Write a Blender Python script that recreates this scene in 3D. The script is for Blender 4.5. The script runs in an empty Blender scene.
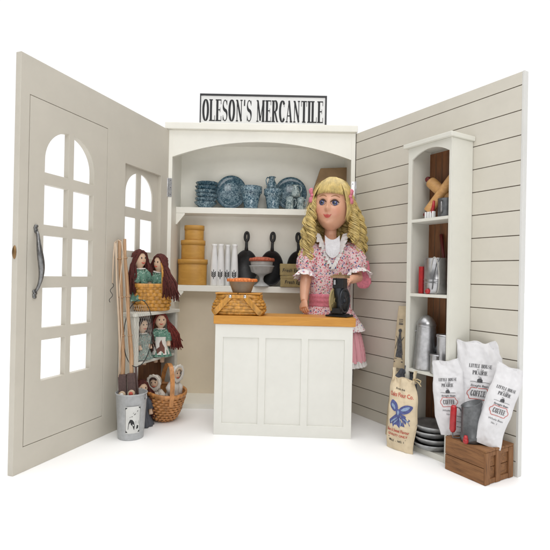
import bpy, bmesh, math, random
from math import sin, cos, pi, radians, atan2, hypot, sqrt
from mathutils import Matrix, Vector, noise
random.seed(7)
S = 0.01                      # everything below is written in centimetres
C = bpy.context.scene.collection
scn = bpy.context.scene

# ------------------------------------------------------------------ camera numbers
F, PITCH, ROLL, CAMZ = 470.0, 0.003, 0.0194, 28.8925
YF = 101.22                                   # front of the cabinet
XL, XR = -23.36, 16.96                        # hinge lines
AL, AR = 0.3556, 0.5413                       # how far each wing swings out
WING = 37.36; H = 60.0
def ray(px, py):
    c, s = cos(ROLL), sin(ROLL); u0 = px - 275; v0 = py - 275
    u = c*u0 + s*v0; v = -s*u0 + c*v0
    a, b = 1.0, -v/F
    return Vector((u/F, a*cos(PITCH) - b*sin(PITCH), a*sin(PITCH) + b*cos(PITCH)))
def at(px, py, Y):
    r = ray(px, py); return Vector((0, 0, CAMZ)) + r*(Y/r.y)
def onz(px, py, z=0):
    r = ray(px, py); return Vector((0, 0, CAMZ)) + r*((z - CAMZ)/r.z)
RANG = -(pi/2 - AR)      # local x runs along the right wing away from its hinge, local y into the wing
LANG = pi/2 - AL         # local x runs along the left wing towards its hinge, local y into the wing
def rf(s, off, z=0): return Vector((XR + s*sin(AR) - off*cos(AR), YF - s*cos(AR) - off*sin(AR), z))
def lf(s, off, z=0): return Vector((XL - s*sin(AL) + off*cos(AL), YF - s*cos(AL) - off*sin(AL), z))

# ------------------------------------------------------------------ mesh builder
class MB:
    def __init__(s): s.v = []; s.f = []; s.mi = []; s.sm = []
    def add(s, vs, fs, mi=0, smooth=False, M=None):
        o = len(s.v)
        for p in vs:
            p = Vector(p); s.v.append(M @ p if M else p)
        for f in fs: s.f.append([o+i for i in f]); s.mi.append(mi); s.sm.append(smooth)
        return s
    def box(s, x0, x1, y0, y1, z0, z1, mi=0, M=None):
        vs = [(x, y, z) for x in (x0, x1) for y in (y0, y1) for z in (z0, z1)]
        return s.add(vs, [(0,1,3,2),(4,6,7,5),(0,4,5,1),(2,3,7,6),(0,2,6,4),(1,5,7,3)], mi, False, M)
    def cbox(s, c, d, mi=0, M=None):
        return s.box(c[0]-d[0]/2, c[0]+d[0]/2, c[1]-d[1]/2, c[1]+d[1]/2, c[2]-d[2]/2, c[2]+d[2]/2, mi, M)
    def tube(s, pts, r, n=8, mi=0, M=None, flat=None, caps=True, closed=False):
        pts = [Vector(p) for p in pts]; k = len(pts)
        if not hasattr(r, '__len__'): r = [r]*k
        vs = []; fs = []; up = None
        for i, p in enumerate(pts):
            if closed: t = pts[(i+1) % k] - pts[i-1]
            else: t = pts[min(i+1, k-1)] - pts[max(i-1, 0)]
            if t.length < 1e-9: t = Vector((0, 0, 1))
            t.normalize()
            if up is None:
                a = Vector((0, 0, 1)) if abs(t.z) < .9 else Vector((1, 0, 0))
                up = flat.copy() if flat else a
            up = up - t*up.dot(t)
            if up.length < 1e-6: up = t.orthogonal()
            up.normalize(); w = t.cross(up)
            for j in range(n):
                a = 2*pi*j/n
                ra, rb = r[i] if hasattr(r[i], '__len__') else (r[i], r[i])
                vs.append(p + up*(ra*cos(a)) + w*(rb*sin(a)))
        for i in range(k if closed else k-1):
            i2 = (i+1) % k
            for j in range(n):
                j2 = (j+1) % n
                fs.append((i*n+j, i*n+j2, i2*n+j2, i2*n+j))
        if caps and not closed:
            fs.append(tuple(range(n))[::-1]); fs.append(tuple((k-1)*n+j for j in range(n)))
        return s.add(vs, fs, mi, True, M)
    def lathe(s, prof, n=28, mi=0, M=None, sx=1, sy=1, smooth=True, fn=None, close=False):
        vs = []; fs = []; k = len(prof)
        for i, (r, z) in enumerate(prof):
            for j in range(n):
                a = 2*pi*j/n
                d = fn(a, i, z) if fn else 1
                vs.append((r*cos(a)*sx*d, r*sin(a)*sy*d, z))
        for i in range(k-1):
            for j in range(n):
                j2 = (j+1) % n
                fs.append((i*n+j, i*n+j2, (i+1)*n+j2, (i+1)*n+j))
        if close:
            fs.append(tuple(range(n))[::-1]); fs.append(tuple((k-1)*n+j for j in range(n)))
        return s.add(vs, fs, mi, smooth, M)
    def ball(s, c, r, n=14, mi=0, M=None):
        if not hasattr(r, '__len__'): r = (r, r, r)
        m = max(6, n//2+2); vs = []; fs = []
        for i in range(m+1):
            th = pi*i/m
            for j in range(n):
                a = 2*pi*j/n
                vs.append((c[0]+r[0]*sin(th)*cos(a), c[1]+r[1]*sin(th)*sin(a), c[2]+r[2]*cos(th)))
        for i in range(m):
            for j in range(n):
                j2 = (j+1) % n
                fs.append((i*n+j, (i+1)*n+j, (i+1)*n+j2, i*n+j2))
        return s.add(vs, fs, mi, True, M)
    def plate(s, outer, holes, y0, y1, mi=0, M=None):
        """outline in x,z with holes, thickness from y0 (front) to y1"""
        bm = bmesh.new(); loops = [outer] + list(holes); es = []
        for lp in loops:
            vv = [bm.verts.new((p[0], 0, p[1])) for p in lp]
            for i in range(len(vv)): es.append(bm.edges.new((vv[i], vv[(i+1) % len(vv)])))
        bmesh.ops.triangle_fill(bm, edges=es, use_beauty=True, use_dissolve=False, normal=(0, -1, 0))
        bm.verts.index_update(); vs = [v.co.copy() for v in bm.verts]
        fs = [[v.index for v in f.verts] for f in bm.faces]; bm.free()
        a = [(v.x, y0, v.z) for v in vs]; b = [(v.x, y1, v.z) for v in vs]
        s.add(a, fs, mi, False, M); s.add(b, [f[::-1] for f in fs], mi, False, M)
        for lp in loops:
            k = len(lp); q = [(p[0], y0, p[1]) for p in lp] + [(p[0], y1, p[1]) for p in lp]
            s.add(q, [(i, (i+1) % k, k+(i+1) % k, k+i) for i in range(k)], mi, False, M)
        return s
    def build(s, name, mats, parent=None, loc=None, rot=None, bevel=0, seg=2, weld=True, flatshade=False, recalc=True):
        me = bpy.data.meshes.new(name)
        bm = bmesh.new(); vv = [bm.verts.new(p*S) for p in s.v]
        bm.verts.index_update()
        for f, mi, sm in zip(s.f, s.mi, s.sm):
            try: fc = bm.faces.new([vv[i] for i in f])
            except ValueError: continue
            fc.material_index = mi; fc.smooth = sm and not flatshade
        if weld: bmesh.ops.remove_doubles(bm, verts=bm.verts, dist=2e-6)
        if recalc: bmesh.ops.recalc_face_normals(bm, faces=bm.faces)
        bm.to_mesh(me); bm.free()
        if not isinstance(mats, (list, tuple)): mats = [mats]
        for m in mats: me.materials.append(m)
        o = bpy.data.objects.new(name, me); C.objects.link(o)
        if loc is not None: o.location = Vector(loc)*S
        if rot is not None: o.rotation_euler = rot
        if parent: o.parent = parent
        if bevel:
            b = o.modifiers.new('bevel', 'BEVEL'); b.width = bevel*S; b.segments = seg
            b.limit_method = 'ANGLE'; b.angle_limit = radians(40)
        return o

def thing(name, label, cat, loc=(0, 0, 0), rz=0, group=None, rot=None):
    o = bpy.data.objects.new(name, None); C.objects.link(o); o.empty_display_size = .02
    o.location = Vector(loc)*S; o.rotation_euler = rot if rot else (0, 0, rz)
    o['label'] = label; o['category'] = cat
    if group: o['group'] = group
    return o
def tag(o, label, cat, group=None):
    o['label'] = label; o['category'] = cat
    if group: o['group'] = group
    return o
def copy_tree(o, parent=None):
    c = o.copy(); C.objects.link(c)
    if parent: c.parent = parent
    for ch in list(o.children): copy_tree(ch, c)
    return c
def rect(x0, x1, z0, z1): return [(x0, z0), (x1, z0), (x1, z1), (x0, z1)]
def T(x, y, z): return Matrix.Translation((x, y, z))
def R(a, ax): return Matrix.Rotation(a, 4, ax)
def Sc(x, y, z): return Matrix.Diagonal((x, y, z, 1))

# ------------------------------------------------------------------ materials
def newmat(name):
    m = bpy.data.materials.new(name); m.use_nodes = True
    nt = m.node_tree; b = nt.nodes['Principled BSDF']
    return m, nt, b
def N(nt, t, **kw):
    n = nt.nodes.new(t)
    for k, v in kw.items():
        if k in n.inputs: n.inputs[k].default_value = v
        else: setattr(n, k, v)
    return n
def coords(nt, scale=(1, 1, 1), kind='Object'):
    tc = nt.nodes.new('ShaderNodeTexCoord'); mp = nt.nodes.new('ShaderNodeMapping')
    mp.inputs['Scale'].default_value = scale
    nt.links.new(tc.outputs[kind], mp.inputs['Vector']); return mp.outputs['Vector']
def ramp(nt, fac, stops, interp='LINEAR'):
    r = nt.nodes.new('ShaderNodeValToRGB'); r.color_ramp.interpolation = interp
    el = r.color_ramp.elements
    while len(el) > 1: el.remove(el[-1])
    el[0].position = stops[0][0]; el[0].color = (*stops[0][1], 1)
    for p, c in stops[1:]:
        e = el.new(p); e.color = (*c, 1)
    nt.links.new(fac, r.inputs['Fac']); return r.outputs['Color']
def bump(nt, b, h, strength=.2, dist=.0005):
    n = nt.nodes.new('ShaderNodeBump'); n.inputs['Strength'].default_value = strength
    n.inputs['Distance'].default_value = dist
    nt.links.new(h, n.inputs['Height']); nt.links.new(n.outputs['Normal'], b.inputs['Normal'])
def pm(name, col, rough=.5, metal=0, var=.12, scale=60, bmp=.1, bscale=400, stretch=(1, 1, 1), spec=.5, coat=0, sss=0, trans=0, ior=1.45):
    m, nt, b = newmat(name); v = coords(nt, stretch)
    n = N(nt, 'ShaderNodeTexNoise', Scale=scale, Detail=5.0, Roughness=.6); nt.links.new(v, n.inputs['Vector'])
    lo = tuple(c*(1-var) for c in col); hi = tuple(min(1, c*(1+var)) for c in col)
    nt.links.new(ramp(nt, n.outputs['Fac'], [(.3, lo), (.7, hi)]), b.inputs['Base Color'])
    b.inputs['Roughness'].default_value = rough; b.inputs['Metallic'].default_value = metal
    b.inputs['Specular IOR Level'].default_value = spec; b.inputs['Coat Weight'].default_value = coat
    if sss:
        b.inputs['Subsurface Weight'].default_value = sss; b.inputs['Subsurface Scale'].default_value = .004
        b.inputs['Subsurface Radius'].default_value = (1, .4, .25)
    if trans: b.inputs['Transmission Weight'].default_value = trans; b.inputs['IOR'].default_value = ior
    if bmp:
        n2 = N(nt, 'ShaderNodeTexNoise', Scale=bscale, Detail=4.0); nt.links.new(v, n2.inputs['Vector'])
        bump(nt, b, n2.outputs['Fac'], bmp)
    return m
def wood(name, c1, c2, along='x', rough=.5, sc=1.0, c3=None):
    m, nt, b = newmat(name)
    st = {'x': (.12, 1, 1), 'y': (1, .12, 1), 'z': (1, 1, .12)}[along]
    v = coords(nt, tuple(k*sc for k in st))
    n = N(nt, 'ShaderNodeTexNoise', Scale=220.0, Detail=6.0, Roughness=.65, Distortion=.8); nt.links.new(v, n.inputs['Vector'])
    stops = [(.28, c1), (.72, c2)]
    if c3: stops = [(.25, c1), (.5, c2), (.75, c3)]
    nt.links.new(ramp(nt, n.outputs['Fac'], stops), b.inputs['Base Color'])
    b.inputs['Roughness'].default_value = rough
    bump(nt, b, n.outputs['Fac'], .25, .0004)
    return m
def paint(name, col, rough=.45):
    """brushed satin paint: faint roller texture, slight uneven tint, small scuffs"""
    m, nt, b = newmat(name); v = coords(nt)
    n = N(nt, 'ShaderNodeTexNoise', Scale=14.0, Detail=8.0, Roughness=.7); nt.links.new(v, n.inputs['Vector'])
    lo = tuple(c*.95 for c in col); hi = tuple(min(1, c*1.03) for c in col)
    nt.links.new(ramp(nt, n.outputs['Fac'], [(.3, lo), (.7, hi)]), b.inputs['Base Color'])
    r = N(nt, 'ShaderNodeMapRange'); r.inputs['To Min'].default_value = rough-.08; r.inputs['To Max'].default_value = rough+.12
    nt.links.new(n.outputs['Fac'], r.inputs['Value']); nt.links.new(r.outputs['Result'], b.inputs['Roughness'])
    n2 = N(nt, 'ShaderNodeTexNoise', Scale=500.0, Detail=3.0); nt.links.new(coords(nt, (1, 1, .25)), n2.inputs['Vector'])
    bump(nt, b, n2.outputs['Fac'], .08, .0003)
    return m
def floral(name, base, cols, scale=190, thr=.42):
    m, nt, b = newmat(name); v = coords(nt)
    nz = N(nt, 'ShaderNodeTexNoise', Scale=300.0, Detail=2.0); nt.links.new(v, nz.inputs['Vector'])
    mx = N(nt, 'ShaderNodeMix', data_type='VECTOR'); mx.inputs[0].default_value = .004
    nt.links.new(v, mx.inputs[4]); nt.links.new(nz.outputs['Color'], mx.inputs[5])
    vo = N(nt, 'ShaderNodeTexVoronoi', Scale=scale, Randomness=.9); nt.links.new(mx.outputs[1], vo.inputs['Vector'])
    sp = nt.nodes.new('ShaderNodeSeparateColor'); nt.links.new(vo.outputs['Color'], sp.inputs['Color'])
    k = len(cols)
    cc = ramp(nt, sp.outputs['Red'], [(i/k, c) for i, c in enumerate(cols)], 'CONSTANT')
    ma = N(nt, 'ShaderNodeMath', operation='LESS_THAN'); ma.inputs[1].default_value = thr
    nt.links.new(vo.outputs['Distance'], ma.inputs[0])
    mc = N(nt, 'ShaderNodeMix', data_type='RGBA'); mc.inputs[6].default_value = (*base, 1)
    nt.links.new(ma.outputs[0], mc.inputs[0]); nt.links.new(cc, mc.inputs[7])
    nt.links.new(mc.outputs[2], b.inputs['Base Color']); b.inputs['Roughness'].default_value = .9
    b.inputs['Specular IOR Level'].default_value = .15
    n2 = N(nt, 'ShaderNodeTexNoise', Scale=900.0); nt.links.new(v, n2.inputs['Vector']); bump(nt, b, n2.outputs['Fac'], .2, .0003)
    return m
def splatter(name, dark, light, scale=260, lo=.42, hi=.62, rough=.2, metal=0):
    m, nt, b = newmat(name); v = coords(nt)
    n = N(nt, 'ShaderNodeTexNoise', Scale=scale, Detail=6.0, Roughness=.75, Distortion=1.2); nt.links.new(v, n.inputs['Vector'])
    mid = tuple((a+c)/2 for a, c in zip(dark, light))
    nt.links.new(ramp(nt, n.outputs['Fac'], [(lo, dark), ((lo+hi)/2, mid), (hi, light)]), b.inputs['Base Color'])
    b.inputs['Roughness'].default_value = rough; b.inputs['Metallic'].default_value = metal
    return m
def stripes(name, a, b_, scale=700, axis=0):
    m, nt, b = newmat(name)
    v = coords(nt, (1, 1, 1), 'UV' if axis == 'uv' else 'Object')
    w = N(nt, 'ShaderNodeTexWave', Scale=scale, Distortion=.6); w.inputs['Detail'].default_value = 1
    nt.links.new(v, w.inputs['Vector'])
    nt.links.new(ramp(nt, w.outputs['Fac'], [(.3, a), (.75, b_)]), b.inputs['Base Color'])
    b.inputs['Roughness'].default_value = .85; b.inputs['Specular IOR Level'].default_value = .15
    return m

M = {}
M['cream'] = paint('cream_paint', (.84, .825, .755))
M['beige'] = paint('beige_door_paint', (.55, .515, .445), .5)
M['boards'] = paint('beige_siding_paint', (.62, .585, .51), .5)
M['white'] = paint('white_counter_paint', (.735, .73, .68), .4)
M['shelfwhite'] = paint('white_shelf_paint', (.68, .67, .605), .45)
M['lowertan'] = paint('lower_back_tan', (.76, .67, .53), .55)  # tan tone, browner than the cream back above the lower shelf
M['edge'] = paint('grey_primer_edge', (.66, .655, .63), .5)
M['groove'] = pm('dark_groove', (.10, .075, .05), .9, var=.2)
M['honey'] = wood('honey_wood', (.48, .205, .026), (.62, .295, .046), 'x', .35, .8)
M['brownwood'] = wood('dark_brown_boards', (.115, .040, .014), (.24, .098, .034), 'z', .45)
M['crate'] = wood('rough_crate_wood', (.095, .040, .014), (.215, .095, .034), 'x', .75, 1.0, (.30, .145, .055))
M['cratez'] = wood('rough_crate_wood_upright', (.095, .040, .014), (.215, .095, .034), 'z', .75, 1.0, (.30, .145, .055))
M['wicker'] = pm('honey_wicker', (.50, .235, .036), .45, var=.45, scale=160, bmp=.35, bscale=700, stretch=(1, 1, .35), coat=.15)
M['wicker2'] = pm('amber_wicker', (.47, .205, .062), .45, var=.4, scale=170, bmp=.35, bscale=700, stretch=(1, 1, .35), coat=.15)
M['boxwood'] = wood('pale_bent_wood', (.47, .235, .042), (.60, .325, .068), 'x', .45, .5)
M['iron'] = pm('black_cast_iron', (.012, .012, .013), .42, metal=.2, var=.4, scale=200, bmp=.25, bscale=900)
M['ironblue'] = pm('blue_black_iron', (.028, .032, .040), .38, metal=.4, var=.3, scale=160, bmp=.2)
M['tin'] = pm('grey_tin', (.40, .40, .41), .29, metal=.85, var=.2, scale=90, bmp=.1)
M['tindark'] = pm('dull_dark_tin', (.13, .135, .14), .38, metal=.6, var=.3, scale=110, bmp=.12)
M['tinplate'] = pm('grey_tin_plate', (.36, .365, .37), .3, metal=.6, var=.25, scale=110, bmp=.1)
M['galv'] = pm('galvanised_grey', (.44, .45, .46), .5, metal=.25, var=.12, scale=120, bmp=.12)
M['pewter'] = pm('pewter_handle', (.20, .20, .20), .33, metal=.9, var=.3, scale=200, bmp=.1)
M['nickel'] = pm('nickel_hinge', (.55, .55, .56), .28, metal=.95, var=.2, scale=200, bmp=.1)
M['brass'] = pm('old_brass', (.22, .13, .055), .4, metal=.7, var=.3)
M['red'] = pm('red_paint', (.37, .018, .022), .35, var=.2, scale=120)
M['darkred'] = pm('dark_red_wood', (.13, .012, .012), .4, var=.25)
M['pinwood'] = wood('rolling_pin_wood', (.46, .235, .08), (.62, .36, .14), 'x', .5)
M['bamboo'] = wood('bamboo_rod', (.31, .17, .085), (.50, .31, .17), 'z', .45)
M['rodpale'] = wood('pale_rod', (.48, .36, .25), (.66, .53, .40), 'z', .5)
M['grip'] = pm('dark_brown_grip', (.075, .042, .038), .55, var=.3, scale=300)
M['cork'] = pm('cream_reel', (.52, .40, .28), .6, var=.2)
M['net'] = pm('pale_net_cord', (.42, .41, .38), .8, var=.15)
M['black'] = pm('black_ink', (.02, .02, .022), .7, var=.2)
M['sackink'] = pm('worn_grey_ink', (.075, .075, .08), .85, var=.6, scale=260)
M['signwhite'] = pm('sign_white', (.78, .78, .77), .5, var=.04, scale=30, bmp=.05)
M['signblack'] = pm('sign_black', (.018, .018, .022), .45, var=.2)
M['blue'] = splatter('blue_transferware', (.018, .065, .105), (.38, .51, .57), 210, .44, .62, .14)
M['bluedark'] = splatter('dark_blue_transferware', (.014, .052, .085), (.20, .32, .38), 230, .44, .66, .14)
M['bluepale'] = splatter('pale_blue_transferware', (.05, .11, .13), (.52, .60, .60), 230, .40, .58, .16)
M['milk'] = pm('white_glazed_bottle', (.80, .80, .80), .18, var=.03, bmp=0, coat=.4)
M['crust'] = pm('orange_pie_crust', (.62, .17, .035), .6, var=.4, scale=300, bmp=.6, bscale=700)
M['berry'] = pm('red_pie_crust', (.42, .10, .05), .6, var=.45, scale=300, bmp=.6, bscale=700)
M['dish'] = pm('brown_grey_dish', (.22, .175, .13), .3, var=.15)
M['glassgrey'] = pm('smoky_pressed_glass', (.72, .73, .73), .12, var=.1, bmp=.3, bscale=260, trans=.4, ior=1.4)
M['kraft'] = pm('tan_box_board', (.35, .27, .12), .75, var=.15, scale=80, bmp=.15)
M['brownbox'] = pm('brown_card', (.27, .17, .085), .75, var=.15)
M['skin'] = pm('vinyl_skin', (.65, .355, .235), .36, var=.05, scale=40, bmp=.04, sss=.12, spec=.5)
M['blush'] = pm('vinyl_lips', (.50, .085, .07), .4, var=.08)
M['eyewhite'] = pm('eye_white', (.50, .47, .47), .12, var=.02, bmp=0, coat=.6)
M['iris'] = pm('blue_grey_iris', (.035, .045, .15), .12, var=.4, scale=900, bmp=0, coat=.8)
M['pupil'] = pm('pupil', (.006, .006, .008), .08, var=.1, bmp=0, coat=.8)
M['lash'] = pm('brown_lash', (.06, .03, .02), .8, var=.2)
M['brow'] = pm('fair_brow', (.33, .165, .07), .8, var=.2)
M['blonde'] = pm('blonde_doll_hair', (.56, .42, .15), .32, var=.30, scale=110, bmp=.08, bscale=500, spec=.7)
M['floral'] = floral('pink_floral_cotton', (.68, .52, .525), [(.46, .08, .11), (.10, .20, .13), (.60, .20, .24), (.08, .12, .28), (.50, .06, .08), (.64, .30, .33), (.62, .24, .28), (.42, .2, .28)], 285, .46)
M['floralpale'] = floral('pale_floral_cotton', (.76, .71, .70), [(.60, .25, .30), (.3, .36, .30), (.68, .4, .45), (.25, .25, .42), (.55, .2, .22)], 210, .38)
M['pink'] = stripes('pink_stripe_cotton', (.62, .17, .23), (.80, .52, .55), 190)
M['pinkplain'] = pm('pink_sash', (.62, .19, .25), .8, var=.2, scale=260, bmp=.3)
M['lace'] = pm('white_lace', (.70, .675, .66), .85, var=.12, scale=500, bmp=.7, bscale=900)
M['yokecloth'] = pm('white_yoke_cotton', (.62, .61, .63), .9, var=.10, scale=300, bmp=.5, bscale=600)
M['yarnred'] = pm('dark_red_yarn', (.080, .014, .010), .85, var=.5, scale=300, bmp=.5, bscale=800)
M['yarnbrown'] = pm('brown_yarn', (.045, .017, .012), .85, var=.5, scale=300, bmp=.5)
M['yarnbright'] = pm('brick_red_yarn', (.135, .018, .012), .85, var=.5, scale=300, bmp=.5)
M['ragskin'] = pm('muslin_skin', (.62, .43, .30), .9, var=.08, bmp=.3)
M['green'] = floral('green_calico', (.13, .25, .19), [(.30, .42, .36), (.07, .15, .12), (.4, .5, .42), (.2, .3, .25)], 260, .4)
M['greengrey'] = floral('grey_green_calico', (.20, .26, .23), [(.40, .44, .40), (.1, .14, .13), (.35, .25, .22)], 260, .4)
M['apron'] = pm('white_apron', (.66, .63, .58), .9, var=.12, bmp=.4)
M['applique'] = pm('brown_applique', (.14, .055, .04), .9, var=.3, bmp=.3)
M['bonnet'] = floral('sprigged_bonnet', (.66, .60, .52), [(.42, .36, .30), (.5, .45, .45), (.36, .40, .44)], 240, .28)
M['sack'] = pm('white_cotton_sack', (.68, .672, .685), .85, var=.05, scale=60, bmp=.5, bscale=160)
M['flour'] = pm('natural_flour_sack', (.66, .55, .385), .88, var=.10, scale=60, bmp=.35, bscale=200)
M['tansack'] = pm('tan_paper_sack', (.56, .46, .31), .85, var=.14, scale=60, bmp=.3, bscale=200)
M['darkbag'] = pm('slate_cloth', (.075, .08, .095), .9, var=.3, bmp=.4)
M['twine'] = pm('twine', (.55, .43, .25), .9, var=.2)
M['inkred'] = pm('red_print', (.50, .085, .06), .85, var=.15)
M['inkblue'] = pm('blue_print', (.085, .10, .26), .85, var=.3, scale=260)
M['inkpale'] = pm('pale_blue_print', (.25, .33, .48), .85, var=.25, scale=260)
M['paper'] = pm('grey_label', (.62, .62, .60), .7, var=.08)
M['floor'] = pm('white_studio_floor', (.95, .95, .95), .6, var=.01, scale=8, bmp=0)
M['rosette'] = M['pinkplain']

# ------------------------------------------------------------------ lettering
def arc(cx, cz, rx, rz, a0, a1, n=14):
    return [(cx + rx*cos(radians(a0+(a1-a0)*i/n)), cz + rz*sin(radians(a0+(a1-a0)*i/n))) for i in range(n+1)]
TK, TN = .15, .052
def stem(x, z0=0, z1=1, w=TK, s0=True, s1=True, sw=.085):
    o = [([(x, z0), (x, z1)], w)]
    if s0: o.append(([(x-w/2-sw*.6, z0+TN/2), (x+w/2+sw*.6, z0+TN/2)], TN))
    if s1: o.append(([(x-w/2-sw*.6, z1-TN/2), (x+w/2+sw*.6, z1-TN/2)], TN))
    return o
def hb(x0, x1, z, w=TN): return [([(x0, z), (x1, z)], w)]
def GL(ch):
    c = None
    if ch == 'O': return .46, [(arc(.23, .5, .165, .475, 0, 360, 28), c)]
    if ch == 'L': return .40, stem(.10) + hb(.1, .38, TN/2) + [([(.375, 0), (.375, .26)], .035)]
    if ch == 'E': return .40, stem(.10) + hb(.1, .37, TN/2) + hb(.1, .36, 1-TN/2) + hb(.1, .30, .52) + [([(.375, 0), (.375, .24)], .035), ([(.365, .78), (.365, 1)], .035), ([(.30, .41), (.30, .63)], .03)]
    if ch == 'F': return .38, stem(.10) + hb(.1, .36, 1-TN/2) + hb(.1, .30, .52) + [([(.365, .76), (.365, 1)], .035), ([(.30, .41), (.30, .63)], .03)]
    if ch == 'S': return .40, [(arc(.20, .745, .13, .225, 15, 270, 16)[:-1] + arc(.20, .265, .14, .24, 90, -165, 16), 'S'), ([(.335, .74), (.335, .97)], .03), ([(.06, .03), (.06, .28)], .03)]
    if ch == 'N': return .50, [([(.10, 0), (.10, 1)], TN), ([(.10, .98), (.40, .02)], .12), ([(.40, 0), (.40, 1)], TN)] + hb(.02, .18, TN/2) + hb(.02, .12, 1-TN/2) + hb(.32, .48, 1-TN/2)
    if ch == 'M': return .62, [([(.10, 0), (.10, 1)], TN), ([(.11, .98), (.30, .05)], .11), ([(.30, .05), (.49, .98)], TN), ([(.50, 0), (.50, 1)], TK)] + hb(.02, .18, TN/2) + hb(.02, .12, 1-TN/2) + hb(.40, .61, TN/2) + hb(.46, .61, 1-TN/2)
    if ch == 'R': return .46, stem(.10) + hb(.1, .24, 1-TN/2) + hb(.1, .24, .49) + [(arc(.22, .745, .125, .235, 88, -88, 14), c), ([(.22, .48), (.37, .03)], .11)] + hb(.34, .46, TN/2)
    if ch == 'P': return .42, stem(.10) + hb(.1, .24, 1-TN/2) + hb(.1, .24, .47) + [(arc(.22, .735, .125, .245, 88, -88, 14), c)]
    if ch == 'C': return .42, [(arc(.23, .5, .165, .475, 42, 318, 22), c), ([(.355, .70), (.355, .97)], .035), ([(.36, .05), (.36, .26)], .025)]
    if ch == 'A': return .48, [([(.08, 0), (.23, 1)], TN), ([(.23, 1), (.39, 0)], .12), ([(.12, .30), (.33, .30)], TN)] + hb(.0, .16, TN/2) + hb(.30, .48, TN/2)
    if ch == 'T': return .44, stem(.22, s1=False) + hb(.03, .41, 1-TN/2) + [([(.035, .74), (.035, 1)], .035), ([(.405, .74), (.405, 1)], .035)]
    if ch == 'I': return .20, stem(.10)
    if ch == 'H': return .48, stem(.10) + stem(.38) + hb(.1, .38, .52)
    if ch == 'U': return .48, stem(.10, .28, 1, s0=False) + [(arc(.24, .28, .14, .255, 180, 360, 14), c), ([(.38, .28), (.38, 1)], TN)] + hb(.31, .46, 1-TN/2)
    if ch == "'": return .16, [([(.08, 1), (.07, .72)], .085)]
    return .20, []
def serif(text, h, width=None, gap=.05):
    """returns quads in x,z (left edge at x=0) with a layer number"""
    out = []; x = 0; k = 0
    for ch in text:
        w, strokes = GL(ch)
        for pts, wd in strokes:
            n = len(pts)
            L, Rr = [], []
            for i, p in enumerate(pts):
                a = pts[max(i-1, 0)]; b = pts[min(i+1, n-1)]
                if n > 3 and hypot(pts[0][0]-pts[-1][0], pts[0][1]-pts[-1][1]) < 1e-4:
                    a = pts[(i-1) % (n-1)]; b = pts[(i+1) % (n-1)]
                dx, dz = b[0]-a[0], b[1]-a[1]; l = hypot(dx, dz) or 1
                if wd is None: ww = TN + (TK-TN)*(abs(dz)/l)**1.5
                elif wd == 'S': ww = .05 + .10*math.exp(-((p[1]-.5)/.20)**2)
                else: ww = wd
                nx, nz = -dz/l*ww/2, dx/l*ww/2
                L.append((x+p[0]+nx, p[1]+nz)); Rr.append((x+p[0]-nx, p[1]-nz))
            for i in range(n-1): out.append(([L[i], L[i+1], Rr[i+1], Rr[i]], k))
            k += 1
        x += w + gap
    x -= gap
    sx = (width/x) if width else h
    return [([(p[0]*sx, p[1]*h) for p in q], k) for q, k in out], x*sx
def word(body, size, shear=0, bold=0):
    cu = bpy.data.curves.new('lettering', 'FONT'); cu.body = body; cu.size = size; cu.shear = shear; cu.offset = bold
    cu.resolution_u = 3; cu.align_x = 'CENTER'
    o = bpy.data.objects.new('lettering', cu); C.objects.link(o)
    dg = bpy.context.evaluated_depsgraph_get(); me = o.evaluated_get(dg).to_mesh()
    vs = [(v.co.x, v.co.y) for v in me.vertices]; fs = [list(p.vertices) for p in me.polygons]
    o.evaluated_get(dg).to_mesh_clear(); bpy.data.objects.remove(o); bpy.data.curves.remove(cu)
    return vs, fs
def put_serif(mb, text, h, width, cx, z, fmap, mi=0, rot=0):
    qs, w = serif(text, h, width)
    for q, k in qs:
        mb.add([fmap(cx - w/2 + p[0], z + p[1], .03 + .0006*(k % 40)) for p in q], [(0, 1, 2, 3)], mi)
def put_word(mb, text, size, cx, z, fmap, mi=0, shear=0, bold=0, sx=1):
    vs, fs = word(text, size, shear, bold)
    mb.add([fmap(cx + p[0]*sx, z + p[1], .035) for p in vs], fs, mi)
def put_poly(mb, pts, fmap, mi=0, d=.03):
    n = len(pts); cx = sum(p[0] for p in pts)/n; cz = sum(p[1] for p in pts)/n
    mb.add([fmap(cx, cz, d)] + [fmap(p[0], p[1], d) for p in pts], [(0, 1+i, 1+(i+1) % n) for i in range(n)], mi)
def put_line(mb, pts, w, fmap, mi=0, d=.032, closed=False):
    n = len(pts); seg = range(n if closed else n-1)
    for i in seg:
        a, b = pts[i], pts[(i+1) % n]; dx, dz = b[0]-a[0], b[1]-a[1]; l = hypot(dx, dz) or 1
        nx, nz = -dz/l*w/2, dx/l*w/2; ex, ez = dx/l*w*.25, dz/l*w*.25
        mb.add([fmap(*q, d + .0005*(i % 7)) for q in ((a[0]-ex+nx, a[1]-ez+nz), (b[0]+ex+nx, b[1]+ez+nz), (b[0]+ex-nx, b[1]+ez-nz), (a[0]-ex-nx, a[1]-ez-nz))], [(0, 1, 2, 3)], mi)
FLAT = lambda y: (lambda x, z, d: (x, y-d, z))

# ================================================================== SETTING
fl = MB().add([(-900, -500, 0), (900, -500, 0), (900, 1200, 0), (-900, 1200, 0)], [(0, 1, 2, 3)]).build('floor', M['floor'])
fl['kind'] = 'structure'

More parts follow.
